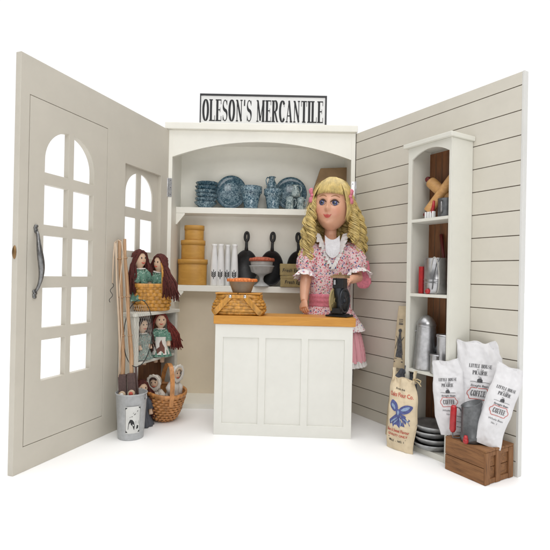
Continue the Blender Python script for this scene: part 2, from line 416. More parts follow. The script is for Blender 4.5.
# ================================================================== CABINET WITH ITS TWO WINGS
cab = thing('display_cabinet', 'tall cream open cabinet with arched top and two swung-out hinged wings', 'cabinet', (0, YF, 0))
DB = 10.3                                      # depth
xa, xb = -23.5, 16.85
MB().box(xa, xa+.9, 0, DB, 0, 60.1).build('side_panel', M['cream'], cab, bevel=.06)
MB().box(xb-.9, xb, 0, DB, 0, 60.1).build('side_panel', M['cream'], cab, bevel=.06)
MB().box(xa+.9, xb-.9, DB-.5, DB, 25.9, 59.5).build('back_panel', M['cream'], cab)
MB().box(xa+.9, xb-.9, DB-.52, DB, .2, 25.88).build('lower_back_panel', M['lowertan'], cab)
MB().box(xa+.9, xb-.9, .35, DB-.5, .0, 1.0).build('base_board', M['cream'], cab, bevel=.05)
# arched valance
xi0, xi1 = xa+.9, xb-.9; n = 28
low = []
for i in range(n+1):
    t = i/n; x = xi0+(xi1-xi0)*t
    low.append((x, 54.3 + 3.5*(1-(2*t-1)**2)))
MB().plate([(xi1, 60.1), (xi0, 60.1)] + low, [], .06, .9).build('valance', M['cream'], cab)
MB().box(xi0, xi1, .9, DB-.5, 59.4, 60.1).build('top_board', M['cream'], cab)
m = MB().box(xa-.65, xb+.3, -.75, DB+.3, 60.12, 61.55)
m.build('top_moulding', M['cream'], cab, bevel=.12)
for zt, nm in ((44.15, 'upper'), (26.55, 'lower')):
    sh = MB().box(xi0, xi1, 4.7, DB-.5, zt-1.35, zt).build('shelf', M['cream'], cab, bevel=.05)
    for sgn, x0 in ((1, xi0), (-1, xi1)):
        MB().plate([(x0, zt-1.36), (x0, zt-3.9), (x0+sgn*.25, zt-3.9), (x0+sgn*2.0, zt-1.6), (x0+sgn*2.0, zt-1.36)], [], 4.75, 5.5).build('bracket', M['cream'], sh, bevel=.04)

# ---- left wing: door leaf with an arched twelve-light window, recessed small window
def arch_panes(x0, x1, rows, zspring, mull, n=12):
    """panes as outlines; rows = [(z0,z1)...] the first one ends in the arch"""
    xm0, xm1 = mull; r = (x1-x0)/2; xc = (x0+x1)/2; out = []
    z0 = rows[0][0]
    def az(x): return zspring + sqrt(max(0, r*r-(x-xc)**2))*rows[0][2]
    L = [(x0, z0), (xm0, z0)] + [(xm0 + (x0-xm0)*i/n, az(xm0 + (x0-xm0)*(1-(1-i/n)**2)) if False else az(xm0+(x0-xm0)*i/n)) for i in range(n+1)]
    # denser sampling near the spring
    L = [(x0, z0), (xm0, z0)]; 
    a0 = math.acos(max(-1, min(1, (xm0-xc)/r)))
    for i in range(n+1):
        a = a0 + (pi-a0)*i/n; L.append((xc+r*cos(a), zspring+r*sin(a)*rows[0][2]))
    out.append(L)
    Rr = [(xm1, z0), (x1, z0)]; a1 = math.acos(max(-1, min(1, (xm1-xc)/r)))
    for i in range(n+1):
        a = a1*i/n; Rr.append((xc+r*cos(a), zspring+r*sin(a)*rows[0][2]))
    out.append(Rr)
    for z0, z1 in [q[:2] for q in rows[1:]]:
        out.append(rect(x0, xm0, z0, z1)); out.append(rect(xm1, x1, z0, z1))
    return out
lw = bpy.data.objects.new('left_wing', None); bpy.data.objects.remove(lw)
off = Vector((XL, 0, 0))
wm = MB().plate(rect(-WING, 0, 0, H), [rect(-35.75, -19.2, 3.6, 54.5), rect(-14.25, -2.7, 32.0, 49.55)], 0, 1.0)
wing = wm.build('door_panel', [M['beige']], cab, loc=off, rot=(0, 0, LANG), bevel=.06)
leaf = MB().plate(rect(-35.66, -19.29, 3.69, 54.41), arch_panes(-32.85, -22.5, [(43.85, 0, 1.0), (36.0, 42.1), (28.25, 34.4), (20.45, 26.5), (12.6, 18.65)], 45.75, (-28.15, -27.1)), .0, 1.0)
lf_o = leaf.build('door_leaf', M['beige'], wing, bevel=.035)
MB().plate(rect(-37.0, -17.8, 2.2, 55.9), [rect(-34.2, -21.0, 6, 53.0)], 1.02, 1.3).build('backing_frame', M['groove'], wing)
sash = MB().plate(rect(-14.24, -2.71, 32.01, 49.54), arch_panes(-13.25, -4.55, [(41.65, 0, 1.0), (33.3, 39.75)], 44.3, (-9.85, -8.55)), .72, 1.0)
sash.build('window_sash', M['beige'], wing)
# wavy pull handle
hp = []
for i in range(17):
    t = i/16; z = 25.9 + 9.1*t
    hp.append((-34.3 + .25*sin(t*2*pi), -.12 - 1.05*sin(pi*t)**.6, z))
hm = MB().tube(hp, [.22 + .24*sin(pi*i/16)**2 for i in range(17)], 10)
for zz in (25.6, 35.2):
    for k in range(4): hm.ball((-34.3 + random.uniform(-.15, .15), -.12, zz + (k-1.5)*.28), (.34, .2, .24), 10)
hm.build('door_handle', M['pewter'], wing)
MB().lathe([(0, .22), (.35, .2), (.5, .05), (.52, 0)], 16, 0, T(-WING-.03, .5, 31.6) @ R(-pi/2, 'Y') @ Sc(1.9, .7, 1)).build('catch_plate', M['brass'], wing)
# ---- right wing: fifteen grooves
rw = MB().box(-.41, WING, .12, .95, 0, H, 1)
zs = [0.0]; g = [58.0-3.72*k for k in range(16)][::-1]
edges_z = [0.0] + g + [H]
for a, b in zip(edges_z[:-1], edges_z[1:]):
    rw.box(0.02, WING-.35, 0, .13, a+(.07 if a > 0 else 0.02), b-(.07 if b < H else .02), 0)
rw.box(WING-.34, WING+.02, -.002, .96, -.0, H+.02, 2)
rwing = rw.build('siding_panel', [M['boards'], M['groove'], M['edge']], cab, loc=(XR, 0, 0), rot=(0, 0, RANG), bevel=.03)
# hinges
def hinge(x, z, sgn):
    h = MB().box(x-.42, x+.42, -.11, -.03, z-2, z+2)
    h.tube([(x-sgn*.5, -.2, z-2), (x-sgn*.5, -.2, z+2)], .2, 10)
    for k in (-1.5, 0, 1.5): h.ball((x+sgn*.15, -.12, z+k), (.13, .08, .13), 8, 1)
    return h.build('hinge', [M['nickel'], M['pewter']], cab, bevel=.02)
for z in (47.6, 8.5):
    hinge(-23.0, z, 1); hinge(16.5, z, -1)

# ---- sign board
p0 = at(199.5, 123, 102.5); p1 = at(326.5, 125, 102.5); sw_ = p1.x-p0.x
sg = thing('shop_sign', "white OLESON'S MERCANTILE name board in black frame standing on cabinet top", 'sign', ((p0.x+p1.x)/2, 102.5, 61.56))
hs = 6.95
MB().box(-sw_/2+.1, sw_/2-.1, .05, .6, 0, hs-.1).build('board', M['signwhite'], sg, bevel=.03)
fr = MB().box(-sw_/2, sw_/2, -.12, .75, hs-.42, hs).box(sw_/2-.38, sw_/2, -.1, .74, 0, hs-.42).box(-sw_/2, -sw_/2+.25, -.1, .74, 0, hs-.42)
fr.build('frame', M['signblack'], sg, bevel=.04)
lt = MB(); put_serif(lt, "OLESON'S MERCANTILE", 4.75, sw_-1.35, -.1, 1.0, FLAT(.05), 0)
lt.build('lettering', M['black'], sg, weld=False)

# ================================================================== COUNTER
CY = 84.85; CYAW = radians(-2.6); CW = 24.85; CD = 7.0
cc = Vector((1.76, CY, 0)); CTOP = 21.65
ct = thing('shop_counter', 'white panelled shop counter with honey wooden top in front of the cabinet', 'counter', cc, CYAW)
hw = CW/2
ps = [(-hw+1.45, -hw+7.95), (-hw+9.2, -hw+15.65), (-hw+16.9, -hw+23.4)]
MB().plate(rect(-hw, hw, 0, 20.08), [rect(a, b, 2.1, 17.7) for a, b in ps], 0, .45).build('front_frame', M['white'], ct, bevel=.05)
for a, b in ps: MB().box(a+.003, b-.003, .26, .44, 2.103, 17.697).build('recessed_panel', M['white'], ct)
MB().box(-hw+.02, -hw+.5, .46, CD, 0, 20.07).box(hw-.5, hw-.02, .46, CD, 0, 20.07).box(-hw+.5, hw-.5, CD-.5, CD-.02, 0, 20.07).build('carcase', M['white'], ct, bevel=.03)
MB().box(-hw-.32, hw+.45, -.3, CD+.25, 20.1, CTOP).build('countertop', M['honey'], ct, bevel=.1)
def onct(px, d):
    """a point on the counter top under picture column px, d cm behind the front edge"""
    q = at(px, 315, CY+d); return Vector((q.x, q.y - (q.x-cc.x)*math.tan(-CYAW), CTOP))

# ================================================================== BASKET HELPERS
def weave(mb, prof, n=56, rows=7, e=2.0, sx=1, sy=1, strands=22, amp=.10, mi=0, Mx=None, gap=.06):
    """over-under bands of splint following a profile (r at z); e>2 squares the plan"""
    def rad(z):
        for (r0, z0), (r1, z1) in zip(prof[:-1], prof[1:]):
            if z0 <= z <= z1: return r0+(r1-r0)*(z-z0)/(z1-z0)
        return prof[-1][0]
    def sup(a):
        return 1/((abs(cos(a))**e + abs(sin(a))**e)**(1/e))
    z0, z1 = prof[0][1], prof[-1][1]; h = (z1-z0)/rows
    for k in range(rows):
        a0 = z0+k*h + (.08*h*sin(k*12.9) if 0 < k < rows-1 else 0); rj = .035*sin(k*7.3); vs = []; fs = []
        for jz, (zz, o) in enumerate(((a0+gap*.5, -.10), (a0+h*.25, .02), (a0+h*.75, .02), (a0+h-gap*.5, -.10))):
            for j in range(n*2):
                a = 2*pi*j/(n*2); r = rad(zz)
                wob = amp*cos(strands*a/1.0 + k*pi) + .05*noise.noise(Vector((j*.22, k*1.7, jz*.2)))
                rr = (r+o+wob+rj)*sup(a) if e > 2 else r+o+wob+rj
                vs.append((rr*cos(a)*sx, rr*sin(a)*sy, zz))
        m_ = n*2
        for q in range(3):
            for j in range(m_):
                j2 = (j+1) % m_; fs.append((q*m_+j, q*m_+j2, (q+1)*m_+j2, (q+1)*m_+j))
        mb.add(vs, fs, mi, True, Mx)
    # upright stakes behind the weave and a liner so nothing shows through
    vs = []; fs = []
    m_ = n
    for zz in (z0, z0+(z1-z0)*.33, z0+(z1-z0)*.66, z1):
        for j in range(m_):
            a = 2*pi*j/m_; rr = (rad(zz)-.16)*(sup(a) if e > 2 else 1); vs.append((rr*cos(a)*sx, rr*sin(a)*sy, zz))
    for q in range(3):
        for j in range(m_):
            j2 = (j+1) % m_; fs.append((q*m_+j, q*m_+j2, (q+1)*m_+j2, (q+1)*m_+j))
    fs.append(tuple(range(m_)))
    mb.add(vs, fs, mi, True, Mx)
def hoop(mb, r, z, w, t, e=2.0, sx=1, sy=1, n=64, mi=0, Mx=None):
    """flat rim band: height w, thickness t"""
    def sup(a): return 1/((abs(cos(a))**e + abs(sin(a))**e)**(1/e)) if e > 2 else 1
    vs = []; fs = []
    for dr, dz in ((-t/2, 0), (t/2, .04), (t/2+.02, w/2), (t/2, w-.04), (-t/2, w)):
        for j in range(n):
            a = 2*pi*j/n; rr = (r+dr)*sup(a); vs.append((rr*cos(a)*sx, rr*sin(a)*sy, z+dz))
    for q in range(5):
        q2 = (q+1) % 5
        for j in range(n):
            j2 = (j+1) % n; fs.append((q*n+j, q*n+j2, q2*n+j2, q2*n+j))
    mb.add(vs, fs, mi, True, Mx)
def strap(mb, pts, w, t, wide, mi=0, Mx=None):
    """flat strip along pts, 'wide' is the direction of its width"""
    wide = Vector(wide).normalized(); pts = [Vector(p) for p in pts]; vs = []; fs = []; k = len(pts)
    for i, p in enumerate(pts):
        tg = (pts[min(i+1, k-1)]-pts[max(i-1, 0)]).normalized(); nn = tg.cross(wide).normalized()
        for a, b in ((-.5, -.5), (.5, -.5), (.5, .5), (-.5, .5)): vs.append(p + wide*(a*w) + nn*(b*t))
    for i in range(k-1):
        for j in range(4):
            j2 = (j+1) % 4; fs.append((i*4+j, i*4+j2, (i+1)*4+j2, (i+1)*4+j))
    fs += [(0, 1, 2, 3), tuple((k-1)*4+j for j in range(4))]
    mb.add(vs, fs, mi, False, Mx)

# ================================================================== THINGS ON THE COUNTER
q = onct(239, 3.0)
pb = thing('picnic_basket', 'lidded honey splint picnic basket with folded handles on left end of counter', 'basket', q, CYAW)
b = MB(); weave(b, [(4.5, .05), (5.0, .9), (4.75, 2.2), (4.1, 3.3)], 64, 6, 3.2, 1.0, .62, 20, .12)
b.build('woven_body', M['wicker'], pb)
b = MB(); hoop(b, 4.2, 3.05, .75, .28, 3.2, 1, .62); b.build('rim', M['wicker'], pb)
vs = MB(); vs.box(-4.15, -.06, -2.6, 2.6, 3.86, 4.1).box(.06, 4.15, -2.6, 2.6, 3.86, 4.1); vs.build('lid', M['honey'], pb, bevel=.06)
for sg_ in (-1, 1):
    b = MB(); yy = -3.0
    strap(b, [(sg_*1.35, -2.82, 3.5), (sg_*1.9, -3.12, 2.9), (sg_*3.0, -3.28, 1.7), (sg_*4.0, -3.2, .62), (sg_*4.4, -2.9, .45), (sg_*4.62, -1.9, .4), (sg_*4.75, 0, .42), (sg_*4.62, 1.9, .4), (sg_*4.0, 3.2, .62), (sg_*1.9, 3.12, 2.9), (sg_*1.35, 2.82, 3.5)], .98, .18, (sg_*.55, 0, .8))
    b.build('handle', M['wicker'], pb, bevel=.03)
    MB().ball((sg_*1.35, -2.98, 3.45), (.32, .2, .32), 14).build('knob', M['nickel'], pb)
strap(b2 := MB(), [(-1.3, -2.84, 3.42), (0, -2.9, 3.42), (1.3, -2.84, 3.42)], .55, .12, (0, 0, 1)); b2.build('cross_strap', M['wicker'], pb)

def pie(name, label, crust, loc, rim, foot, h, group=None):
    t = thing(name, label, 'pie', loc, 0, group)
    MB().lathe([(0, 0), (foot, 0), (foot+.05, .1), (rim*.9, h*.8), (rim*.97, h*.82), (rim*.97, h*.86), (rim*.86, h*.85), (0, h*.8)], 40).build('dish', M['dish'], t)
    c = MB(); nn = 60
    c.lathe([(rim*.86, h*.80), (rim*1.0, h*.80), (rim*1.03, h*.9), (rim*.98, h*1.02), (rim*.86, h*1.0), (rim*.82, h*.95), (rim*.5, h*1.06), (0, h*1.08)], 120,
            fn=lambda a, i, z: 1 + (.035*cos(26*a) if 0 < i < 5 else 0))
    c.build('crust', crust, t)
    return t
pie('pie', 'orange fluted crust pie in brown dish standing on the picnic basket lid', M['crust'], (q.x+.45, q.y-.2, CTOP+4.11), 2.72, 1.7, 2.55)

# coffee mill with two flywheels
q = onct(339, 3.0)
ml = thing('coffee_mill', 'black cast iron coffee mill with two flywheels on right end of counter', 'mill', q, radians(-31)); ml.scale = (1.07, 1.07, 1.08)
b = MB().cbox((0, 0, .18), (4.0, 3.0, .3)).cbox((0, 0, .42), (3.0, 2.1, .25))
b.build('base', M['iron'], ml, bevel=.08)
b = MB().lathe([(1.0, .5), (.75, .9), (.6, 1.5), (.62, 2.6), (.8, 3.3), (1.1, 4.0), (1.15, 4.9)], 20, sx=.9, sy=.9)
b.tube([(-1.2, 0, 2.75), (1.2, 0, 2.75)], .28, 10)
b.build('mill_body', M['ironblue'], ml)
MB().cbox((0, 0, 5.75), (2.0, 1.9, 1.7)).build('hopper', M['iron'], ml, bevel=.1)
b = MB().cbox((0, 0, 6.85), (2.7, 2.4, .42)).cbox((0, 0, 7.15), (2.1, 1.8, .2)).ball((0, 0, 7.4), .28, 10)
b.build('hopper_lid', M['brownbox'], ml, bevel=.08)
for sx_, mt in ((-1, M['kraft']), (1, M['ironblue'])):
    w = MB(); Mx = T(sx_*.95, 0, 2.75) @ R(pi/2, 'Y')
    w.tube([(2.0*cos(2*pi*i/36), 2.0*sin(2*pi*i/36), 0) for i in range(36)], [(.18, .26)]*36, 8, 0, Mx, closed=True)
    w.lathe([(0, -.2), (.5, -.2), (.5, .2), (0, .2)], 14, 0, Mx)
    for k in range(4):
        a = k*pi/2+.4; w.tube([(.3*cos(a), .3*sin(a), 0), (1.0*cos(a+.15), 1.0*sin(a+.15), 0), (1.9*cos(a), 1.9*sin(a), 0)], [.16, .13, .17], 6, 0, Mx)
    w.lathe([(0, -.06), (1.85, -.06), (1.85, .06), (0, .06)], 28, 0, Mx)
    wo = w.build('flywheel', mt, ml)
MB().cbox((-.4, -1.25, 5.9), (.35, .3, .8)).build('hopper_highlight', M['nickel'], ml, bevel=.03)  # bright highlight on the black hopper, modelled as a small nickel block
MB().box(-1.1, 1.1, -1.4, -1.06, .6, 1.5).build('drawer', M['iron'], ml, bevel=.05)

# ================================================================== UPPER SHELF CROCKERY
SU = 44.16; SL_ = 26.56; YS = 108.3
def sh(px, z, Y=YS):
    q = at(px, 200, Y); return Vector((q.x, Y, z))
def bowlprof(r, h, f):
    return [(0, .12), (f*.9, .12), (f, 0), (f*1.02, .15), (r*.72, h*.35), (r*.93, h*.7), (r, h), (r*1.02, h*1.02), (r*.98, h*.98), (r*.88, h*.68), (r*.6, h*.3), (0, h*.22)]
def scal(k, amp):
    return lambda a, i, z: 1 + (amp*cos(k*a) if 4 < i < 10 else 0)
q = sh(206, SU, 108.0)
for k in range(6):
    o = MB().lathe(bowlprof(2.5 - .05*(k % 2), 1.35, 1.5), 56, fn=scal(11, .035)).build('bowl', M['bluedark'] if k > 3 else M['blue'], loc=(q.x+.1*((k*7) % 3-1), q.y+.05*k, SU+.02+k*.92), rot=(.02*(k % 3-1), 0, k))
    tag(o, ['blue transfer bowl at the bottom of the stack beside the platter', 'blue transfer bowl second from bottom of its stack',
            'blue transfer bowl third from bottom of its stack', 'blue transfer bowl third from top of its stack',
            'dark blue bowl second from top of the stack', 'dark blue bowl on top of the stack at shelf end'][k], 'bowl', 'bowls stacked on the upper shelf')
def platter(px, label, mat, w, h, lean, Y=109.9, yaw=0):
    q = sh(px, SU, Y)
    pr = [(0, 0), (.55, .0), (.62, .06), (.72, .22), (.98, .34), (1.0, .42), (.97, .44), (.7, .32), (.6, .15), (0, .10)]
    t = MB().lathe([(r, z) for r, z in pr], 64, 0, T(0, 0, h*cos(lean)) @ R(pi/2 - lean, 'X') @ Sc(w, h, 1.6))
    t.mi = [1 if sum(1 for i in f if hypot(t.v[i].x/w, (t.v[i].z-h*cos(lean))/h) < .70) > 2 else 0 for f in t.f]
    t = t.build('platter', [M['bluedark'], mat], loc=q, rot=(0, 0, yaw))
    tag(t, label, 'platter', 'platters leaning on the cabinet back')
platter(231, 'blue oval platter leaning on cabinet back beside the bowl stack', M['blue'], 3.65, 4.15, .24)
platter(290.5, 'dark teal platter leaning behind the small mugs', M['blue'], 3.75, 4.1, .24)
def pot(px, label, w, h, f, Y, mat):
    q = sh(px, SU, Y)
    o = MB().lathe([(0, .1), (f*.9, .1), (f, 0), (f, .3), (f*.94, .4), (w*.84, h*.62), (w*.86, h*.66), (w, h*.72), (w*1.02, h), (w*.96, h*1.01), (w*.82, h*.6), (f*.8, .5), (0, .4)], 44).build('planter_bowl', mat, loc=q)
    return tag(o, label, 'bowl', 'footed bowls with deep rims')
pot(251, 'footed blue bowl with deep rim between the two platters, no jug in it', 2.5, 5.1, 1.65, 107.6, M['blue'])
pot(273, 'footed blue bowl with deep rim holding a small jug', 2.1, 4.55, 1.45, 107.4, M['blue'])
def jug(loc, label, s, mat, rz=0):
    t = thing('milk_jug', label, 'jug', loc, rz, 'little blue jugs')
    MB().lathe([(0, 0), (1.1*s, 0), (1.2*s, .4*s), (1.15*s, 1.0*s), (.75*s, 2.0*s), (.62*s, 2.4*s), (.75*s, 2.9*s), (.68*s, 2.88*s), (.52*s, 2.4*s), (0, 1.8*s)], 28,
               fn=lambda a, i, z: 1 + (.45*max(0, cos(a))**6 if i in (6, 7) else 0)).build('jug_body', mat, t)
    MB().tube([(-.65*s, 0, 2.5*s), (-1.25*s, 0, 2.6*s), (-1.6*s, 0, 1.9*s), (-1.4*s, 0, 1.0*s), (-1.0*s, 0, .7*s)], .14*s, 8).build('handle', mat, t)
q = sh(271.5, SU+4.6, 107.4); jug(q, 'small blue jug standing in the footed bowl', 1.0, M['blue'], .6)
def mug(px, Y, label, mat, r=.9, h=2.85):
    q = sh(px, SU, Y); t = thing('mug', label, 'mug', q, radians(-20), 'small blue mugs')
    MB().lathe([(0, .0), (r, 0), (r*1.03, .15), (r*.97, h*.5), (r*1.02, h), (r*.92, h), (r*.88, .3), (0, .25)], 28).build('cup', mat, t)
    MB().tube([(r*.9, 0, h*.82), (r*1.5, 0, h*.8), (r*1.7, 0, h*.5), (r*1.4, 0, h*.24), (r*.9, 0, h*.2)], .13, 8).build('handle', mat, t)
mug(289.8, 106.9, 'pale blue mug in front of platter beside footed bowl', M['bluepale'])
mug(300.5, 106.9, "pale blue mug nearest the doll's hair", M['bluepale'], .82, 2.8)
jug(sh(295.5, SU+2.87, 106.9), 'pale blue jug balanced on top of the two small mugs', .95, M['bluepale'], 2.6)
q = sh(333, SU, 108.6)
o = MB().add([(-6.2, -1.2, 0), (3.1, -1.2, 0), (3.1, 1.1, 0), (-6.2, 1.1, 0), (-3.1, -1.1, 9.7), (2.9, -1.1, 10.0), (2.9, 1.0, 10.0), (-3.1, 1.0, 9.7)],
             [(0, 1, 5, 4), (1, 2, 6, 5), (2, 3, 7, 6), (3, 0, 4, 7), (4, 5, 6, 7), (3, 2, 1, 0)]).build('box', M['brownbox'], loc=q, bevel=.08)
tag(o, "brown slope-sided cardboard box on upper shelf behind the doll's head", 'box')

# ================================================================== LOWER SHELF
zb = SL_; px_ = [(194, 3.45, 5.9), (194, 2.82, 4.35), (195, 2.3, 3.4)]
lb = ['largest oval bentwood box at the bottom of the stack', 'middle oval bentwood box of the stack of three', 'smallest oval bentwood box on top of the stack']
for (px, r, h), l in zip(px_, lb):
    q = sh(px, zb, 108.3); t = thing('bentwood_box', l, 'box', q, 0, 'oval bentwood boxes stacked on the lower shelf')
    MB().lathe([(0, 0.02), (r*.95, 0.02), (r*.95, h-.9), (0, h-.9)], 56, sx=1, sy=.64).build('box_body', M['boxwood'], t, bevel=.04)
    MB().lathe([(r*.955, h-1.1), (r*1.0, h-1.1), (r*1.0, h-.06), (r*.96, h), (0, h)], 56, sx=1, sy=.64).build('lid', M['boxwood'], t)
    zb += h + .01
bl = ['white bottle nearest the bentwood boxes', 'second white bottle from the bentwood boxes', 'white bottle set back behind the others', 'white bottle nearest the black skillets']
for (px, Y), l in zip(((215.5, 107.6), (222.0, 107.4), (228.8, 109.1), (235.8, 107.6)), bl):
    q = sh(px, SL_, Y); t = thing('bottle', l, 'bottle', q, 0, 'tall white bottles with plant print')
    MB().lathe([(0, 0), (.82, 0), (.9, .1), (.88, 3.2), (.74, 6.0), (.58, 8.2), (.55, 8.9), (.66, 9.1), (.66, 9.45), (.48, 9.45), (.42, 8.8), (0, 8.6)], 26).build('bottle_body', M['milk'], t)
    pr = MB(); fm = lambda x, z, d: ((.895+d)*sin(x/.85), -(.895+d)*cos(x/.85), z)
    put_line(pr, [(0, 1.5), (.02, 2.6), (0, 3.6)], .13, fm)
    for s_ in (-1, 1):
        for z_ in (1.95, 2.35, 2.75): put_poly(pr, [(s_*.04, z_-.05), (s_*.36, z_+.02), (s_*.55, z_+.55), (s_*.26, z_+.36)], fm)
    pr.build('plant_print', M['black'], t, weld=False)
sk = ['black skillet half hidden behind the pie and bottles', 'black skillet behind the glass cake stand', "black skillet nearest the doll's hair"]
for (px, tx), l in zip(((247, .0), (272, .03), (300.5, -.02)), sk):
    q = sh(px, SL_, 107.4); t = thing('skillet', l, 'skillet', q, 0, 'cast iron skillets leaning on the cabinet back')
    lean = radians(-12); Mx = R(tx, 'Y') @ R(lean, 'X') @ T(0, 0, 4.25) @ R(pi/2, 'X')
    MB().lathe([(0, -.7), (2.2, -.7), (2.35, -.62), (2.75, .45), (2.78, .55), (2.6, .55), (2.2, -.5), (0, -.52)], 48, 0, Mx, sx=1, sy=1.5).build('pan', M['iron'], t)
    hb_ = MB(); z0 = 4.1
    hb_.tube([(0, 3.9, .35), (0, 4.9, .42), (0, 5.6, .5), (0, 6.4, .5)], [(.34, .5), (.3, .36), (.3, .34), (.28, .36)], 10, 0, Mx)
    hb_.tube([(.42*sin(2*pi*i/24), 7.35 + 1.05*cos(2*pi*i/24), .5) for i in range(24)], .31, 8, 0, Mx, closed=True)
    hb_.build('handle', M['iron'], t)
# cake stand with a red pie
q = sh(263, SL_, 106.4)
t = thing('cake_stand', 'pressed glass cake stand in front of the middle skillet', 'cake stand', q)
MB().lathe([(0, .02), (1.75, .02), (1.8, .15), (1.3, .5), (.55, 1.1), (.42, 1.7), (.6, 2.3), (1.1, 2.7), (2.3, 3.2), (2.72, 4.5), (2.85, 4.55), (2.8, 4.7), (2.55, 4.6), (2.1, 3.4), (0, 3.1)], 44,
           fn=lambda a, i, z: 1 + .02*cos(16*a)).build('stand', M['glassgrey'], t)
t = thing('pie', 'reddish crusted pie in a grey dish on the glass cake stand', 'pie', (q.x, q.y, SL_+3.2))
MB().lathe([(0, .1), (1.9, .1), (2.45, 1.7), (2.6, 2.5), (0, 2.5)], 44).build('dish', pm('grey_pie_dish', (.40, .385, .37), .35), t)
MB().lathe([(2.4, 2.45), (2.8, 2.5), (2.86, 2.85), (2.7, 3.2), (2.4, 3.2), (1.4, 3.45), (0, 3.5)], 110, fn=lambda a, i, z: 1 + (.025*cos(24*a) if 0 < i < 4 else 0)).build('crust', M['berry'], t)
# egg boxes
for k, (px, z, yaw, l, dz) in enumerate(((294, SL_, -.05, 'tan Fresh Eggs box under another box beside the doll sleeve', 0), (293.2, SL_+2.62, .04, 'tan Fresh Eggs box on top of another box beside the doll sleeve', 0))):
    q = sh(px, z, 106.6); t = thing('egg_box', l, 'box', q, yaw, 'tan egg boxes')
    MB().box(-2.7, 2.7, -1.2, 1.6, .01, 2.55).build('carton', M['kraft'], t, bevel=.08)
    MB().box(-2.74, 2.74, -1.24, 1.64, 1.5 if k else 1.9, 2.6).build('lid', M['kraft'], t, bevel=.06)
    lt = MB(); put_word(lt, 'Fresh Eggs', 1.12, -.1 + .5*(1-k), .75, FLAT(-1.25), 0, .15, .01, .9); lt.build('lettering', M['black'], t, weld=False)

# ================================================================== THE BIG DOLL
DX, DY = 11.15, 95.2
doll = thing('doll', 'blonde ringletted doll in pink floral dress standing behind the counter', 'doll', (DX, DY, 0))
HC = Vector((.15, -.35, 43.25)); HT = R(radians(-19), 'Z') @ R(radians(4), 'Y')     # head centre and turn
def g(x, z, cx, cz, sx, sz): return math.exp(-((x-cx)/sx)**2 - ((z-cz)/sz)**2)
def headpt(a, th, sc=1.0):
    """a = 0 at the face (towards -y), th polar angle from the crown"""
    x = sin(th)*sin(a); y = -sin(th)*cos(a); z = cos(th)
    w = 3.70 if z > 0 else 3.70*(1 - .20*(-z)**2.2)
    P = Vector((x*w, y*3.95, z*(5.25 if z > 0 else 4.95)))
    if y < 0:
        f = min(1, -y*1.6)
        fx, fz = P.x, P.z
        d = 0
        d += .80*g(fx, fz, 0, -1.1, .36, .42)                    # nose tip
        d += .42*g(fx, fz, 0, -.2, .32, 1.0)                       # bridge
        d -= .34*(g(fx, fz, -1.35, .25, .85, .62) + g(fx, fz, 1.35, .25, .85, .62))   # sockets
        d += .32*(g(fx, fz, -1.75, -1.9, 1.1, 1.1) + g(fx, fz, 1.75, -1.9, 1.1, 1.1))  # cheeks
        d += .22*g(fx, fz, 0, -2.35, .95, .42)                     # lips
        d -= .14*g(fx, fz, 0, -3.05, .8, .3)
        d += .75*g(fx, fz, 0, -3.75, 1.1, .75)                       # chin
        P.y -= d*f
    return P*sc
b = MB(); na, nt_ = 72, 52; vs = []; fs = []
for i in range(nt_+1):
    for j in range(na): vs.append(HC + HT @ headpt(2*pi*j/na, pi*(.001 + .998*i/nt_)))
for i in range(nt_):
    for j in range(na):
        j2 = (j+1) % na; fs.append((i*na+j, (i+1)*na+j, (i+1)*na+j2, i*na+j2))
fs.append(tuple(range(na))); fs.append(tuple(nt_*na+j for j in range(na))[::-1])
b.add(vs, fs, 0, True)
for s_ in (-1, 1):   # ears
    b.ball(tuple(HC + HT @ Vector((s_*3.7, .3, -.5))), (.35, .6, .95), 12)
b.tube([(.1, 1.0, 40.2), (.0, .75, 37.4), (0, .3, 35.6)], [1.2, 1.28, 1.75], 16)
b.tube([(0, .3, 36.2), (0, .3, 34.9), (0, .2, 31), (0, .2, 26.5), (0, .3, 23)], [(1.9, 2.2), (2.2, 3.7), (2.5, 3.7), (2.3, 3.1), (2.7, 3.7)], 20, flat=Vector((0, 1, 0)))
for s_ in (-1, 1):
    b.tube([(s_*1.75, .3, 23.5), (s_*1.85, .2, 18), (s_*1.7, .2, 11.5), (s_*1.75, .4, 7), (s_*1.7, .3, 2)], [1.95, 1.85, 1.4, 1.45, .95], 14)
    b.tube([(s_*1.7, .6, 1.2), (s_*1.75, -.8, 1.0), (s_*1.85, -2.4, .75)], [(1.1, 1.0), (1.0, 1.05), (.7, .95)], 12)
def hand(b, wrist, d, up, side, curl=.5, sc=1.0):
    """wrist point, finger direction d, back-of-hand normal up, thumb side"""
    d = Vector(d).normalized(); up = Vector(up); up = (up - d*up.dot(d)).normalized(); w = d.cross(up)*side
    wr = Vector(wrist)
    b.tube([wr - d*.3, wr + d*.6*sc, wr + d*1.35*sc], [(.5, .62), (.42, .85), (.38, .9)], 12, flat=up)
    for k, (o, L) in enumerate(((-.72, 1.0), (-.25, 1.28), (.24, 1.36), (.72, 1.2))):
        base = wr + d*(1.3 - .06*abs(k-1.5))*sc + w*(o*sc)
        c1 = curl*(.8 + .1*k)
        p = [base - d*.3]; q_ = base; ang = 0
        for sgm in (.42, .34, .28):
            p.append(q_); ang += c1*.75
            q_ = q_ + (d*cos(ang) - up*sin(ang))*L*sgm*sc
        p.append(q_)
        b.tube(p, [.205*sc, .205*sc, .195*sc, .185*sc, .15*sc], 8)
        b.ball(tuple(q_), .15*sc, 8)
    tb = wr + d*.45*sc + w*(.62*sc)
    t1 = tb + (d*.55 + w*.6 - up*.2).normalized()*.75*sc; t2 = t1 + (d*.9 + w*.15 - up*.3).normalized()*.62*sc
    b.tube([wr + d*.2, tb, t1, t2], [.34*sc, .34*sc, .28*sc, .2*sc], 8); b.ball(tuple(t2), .2*sc, 8)
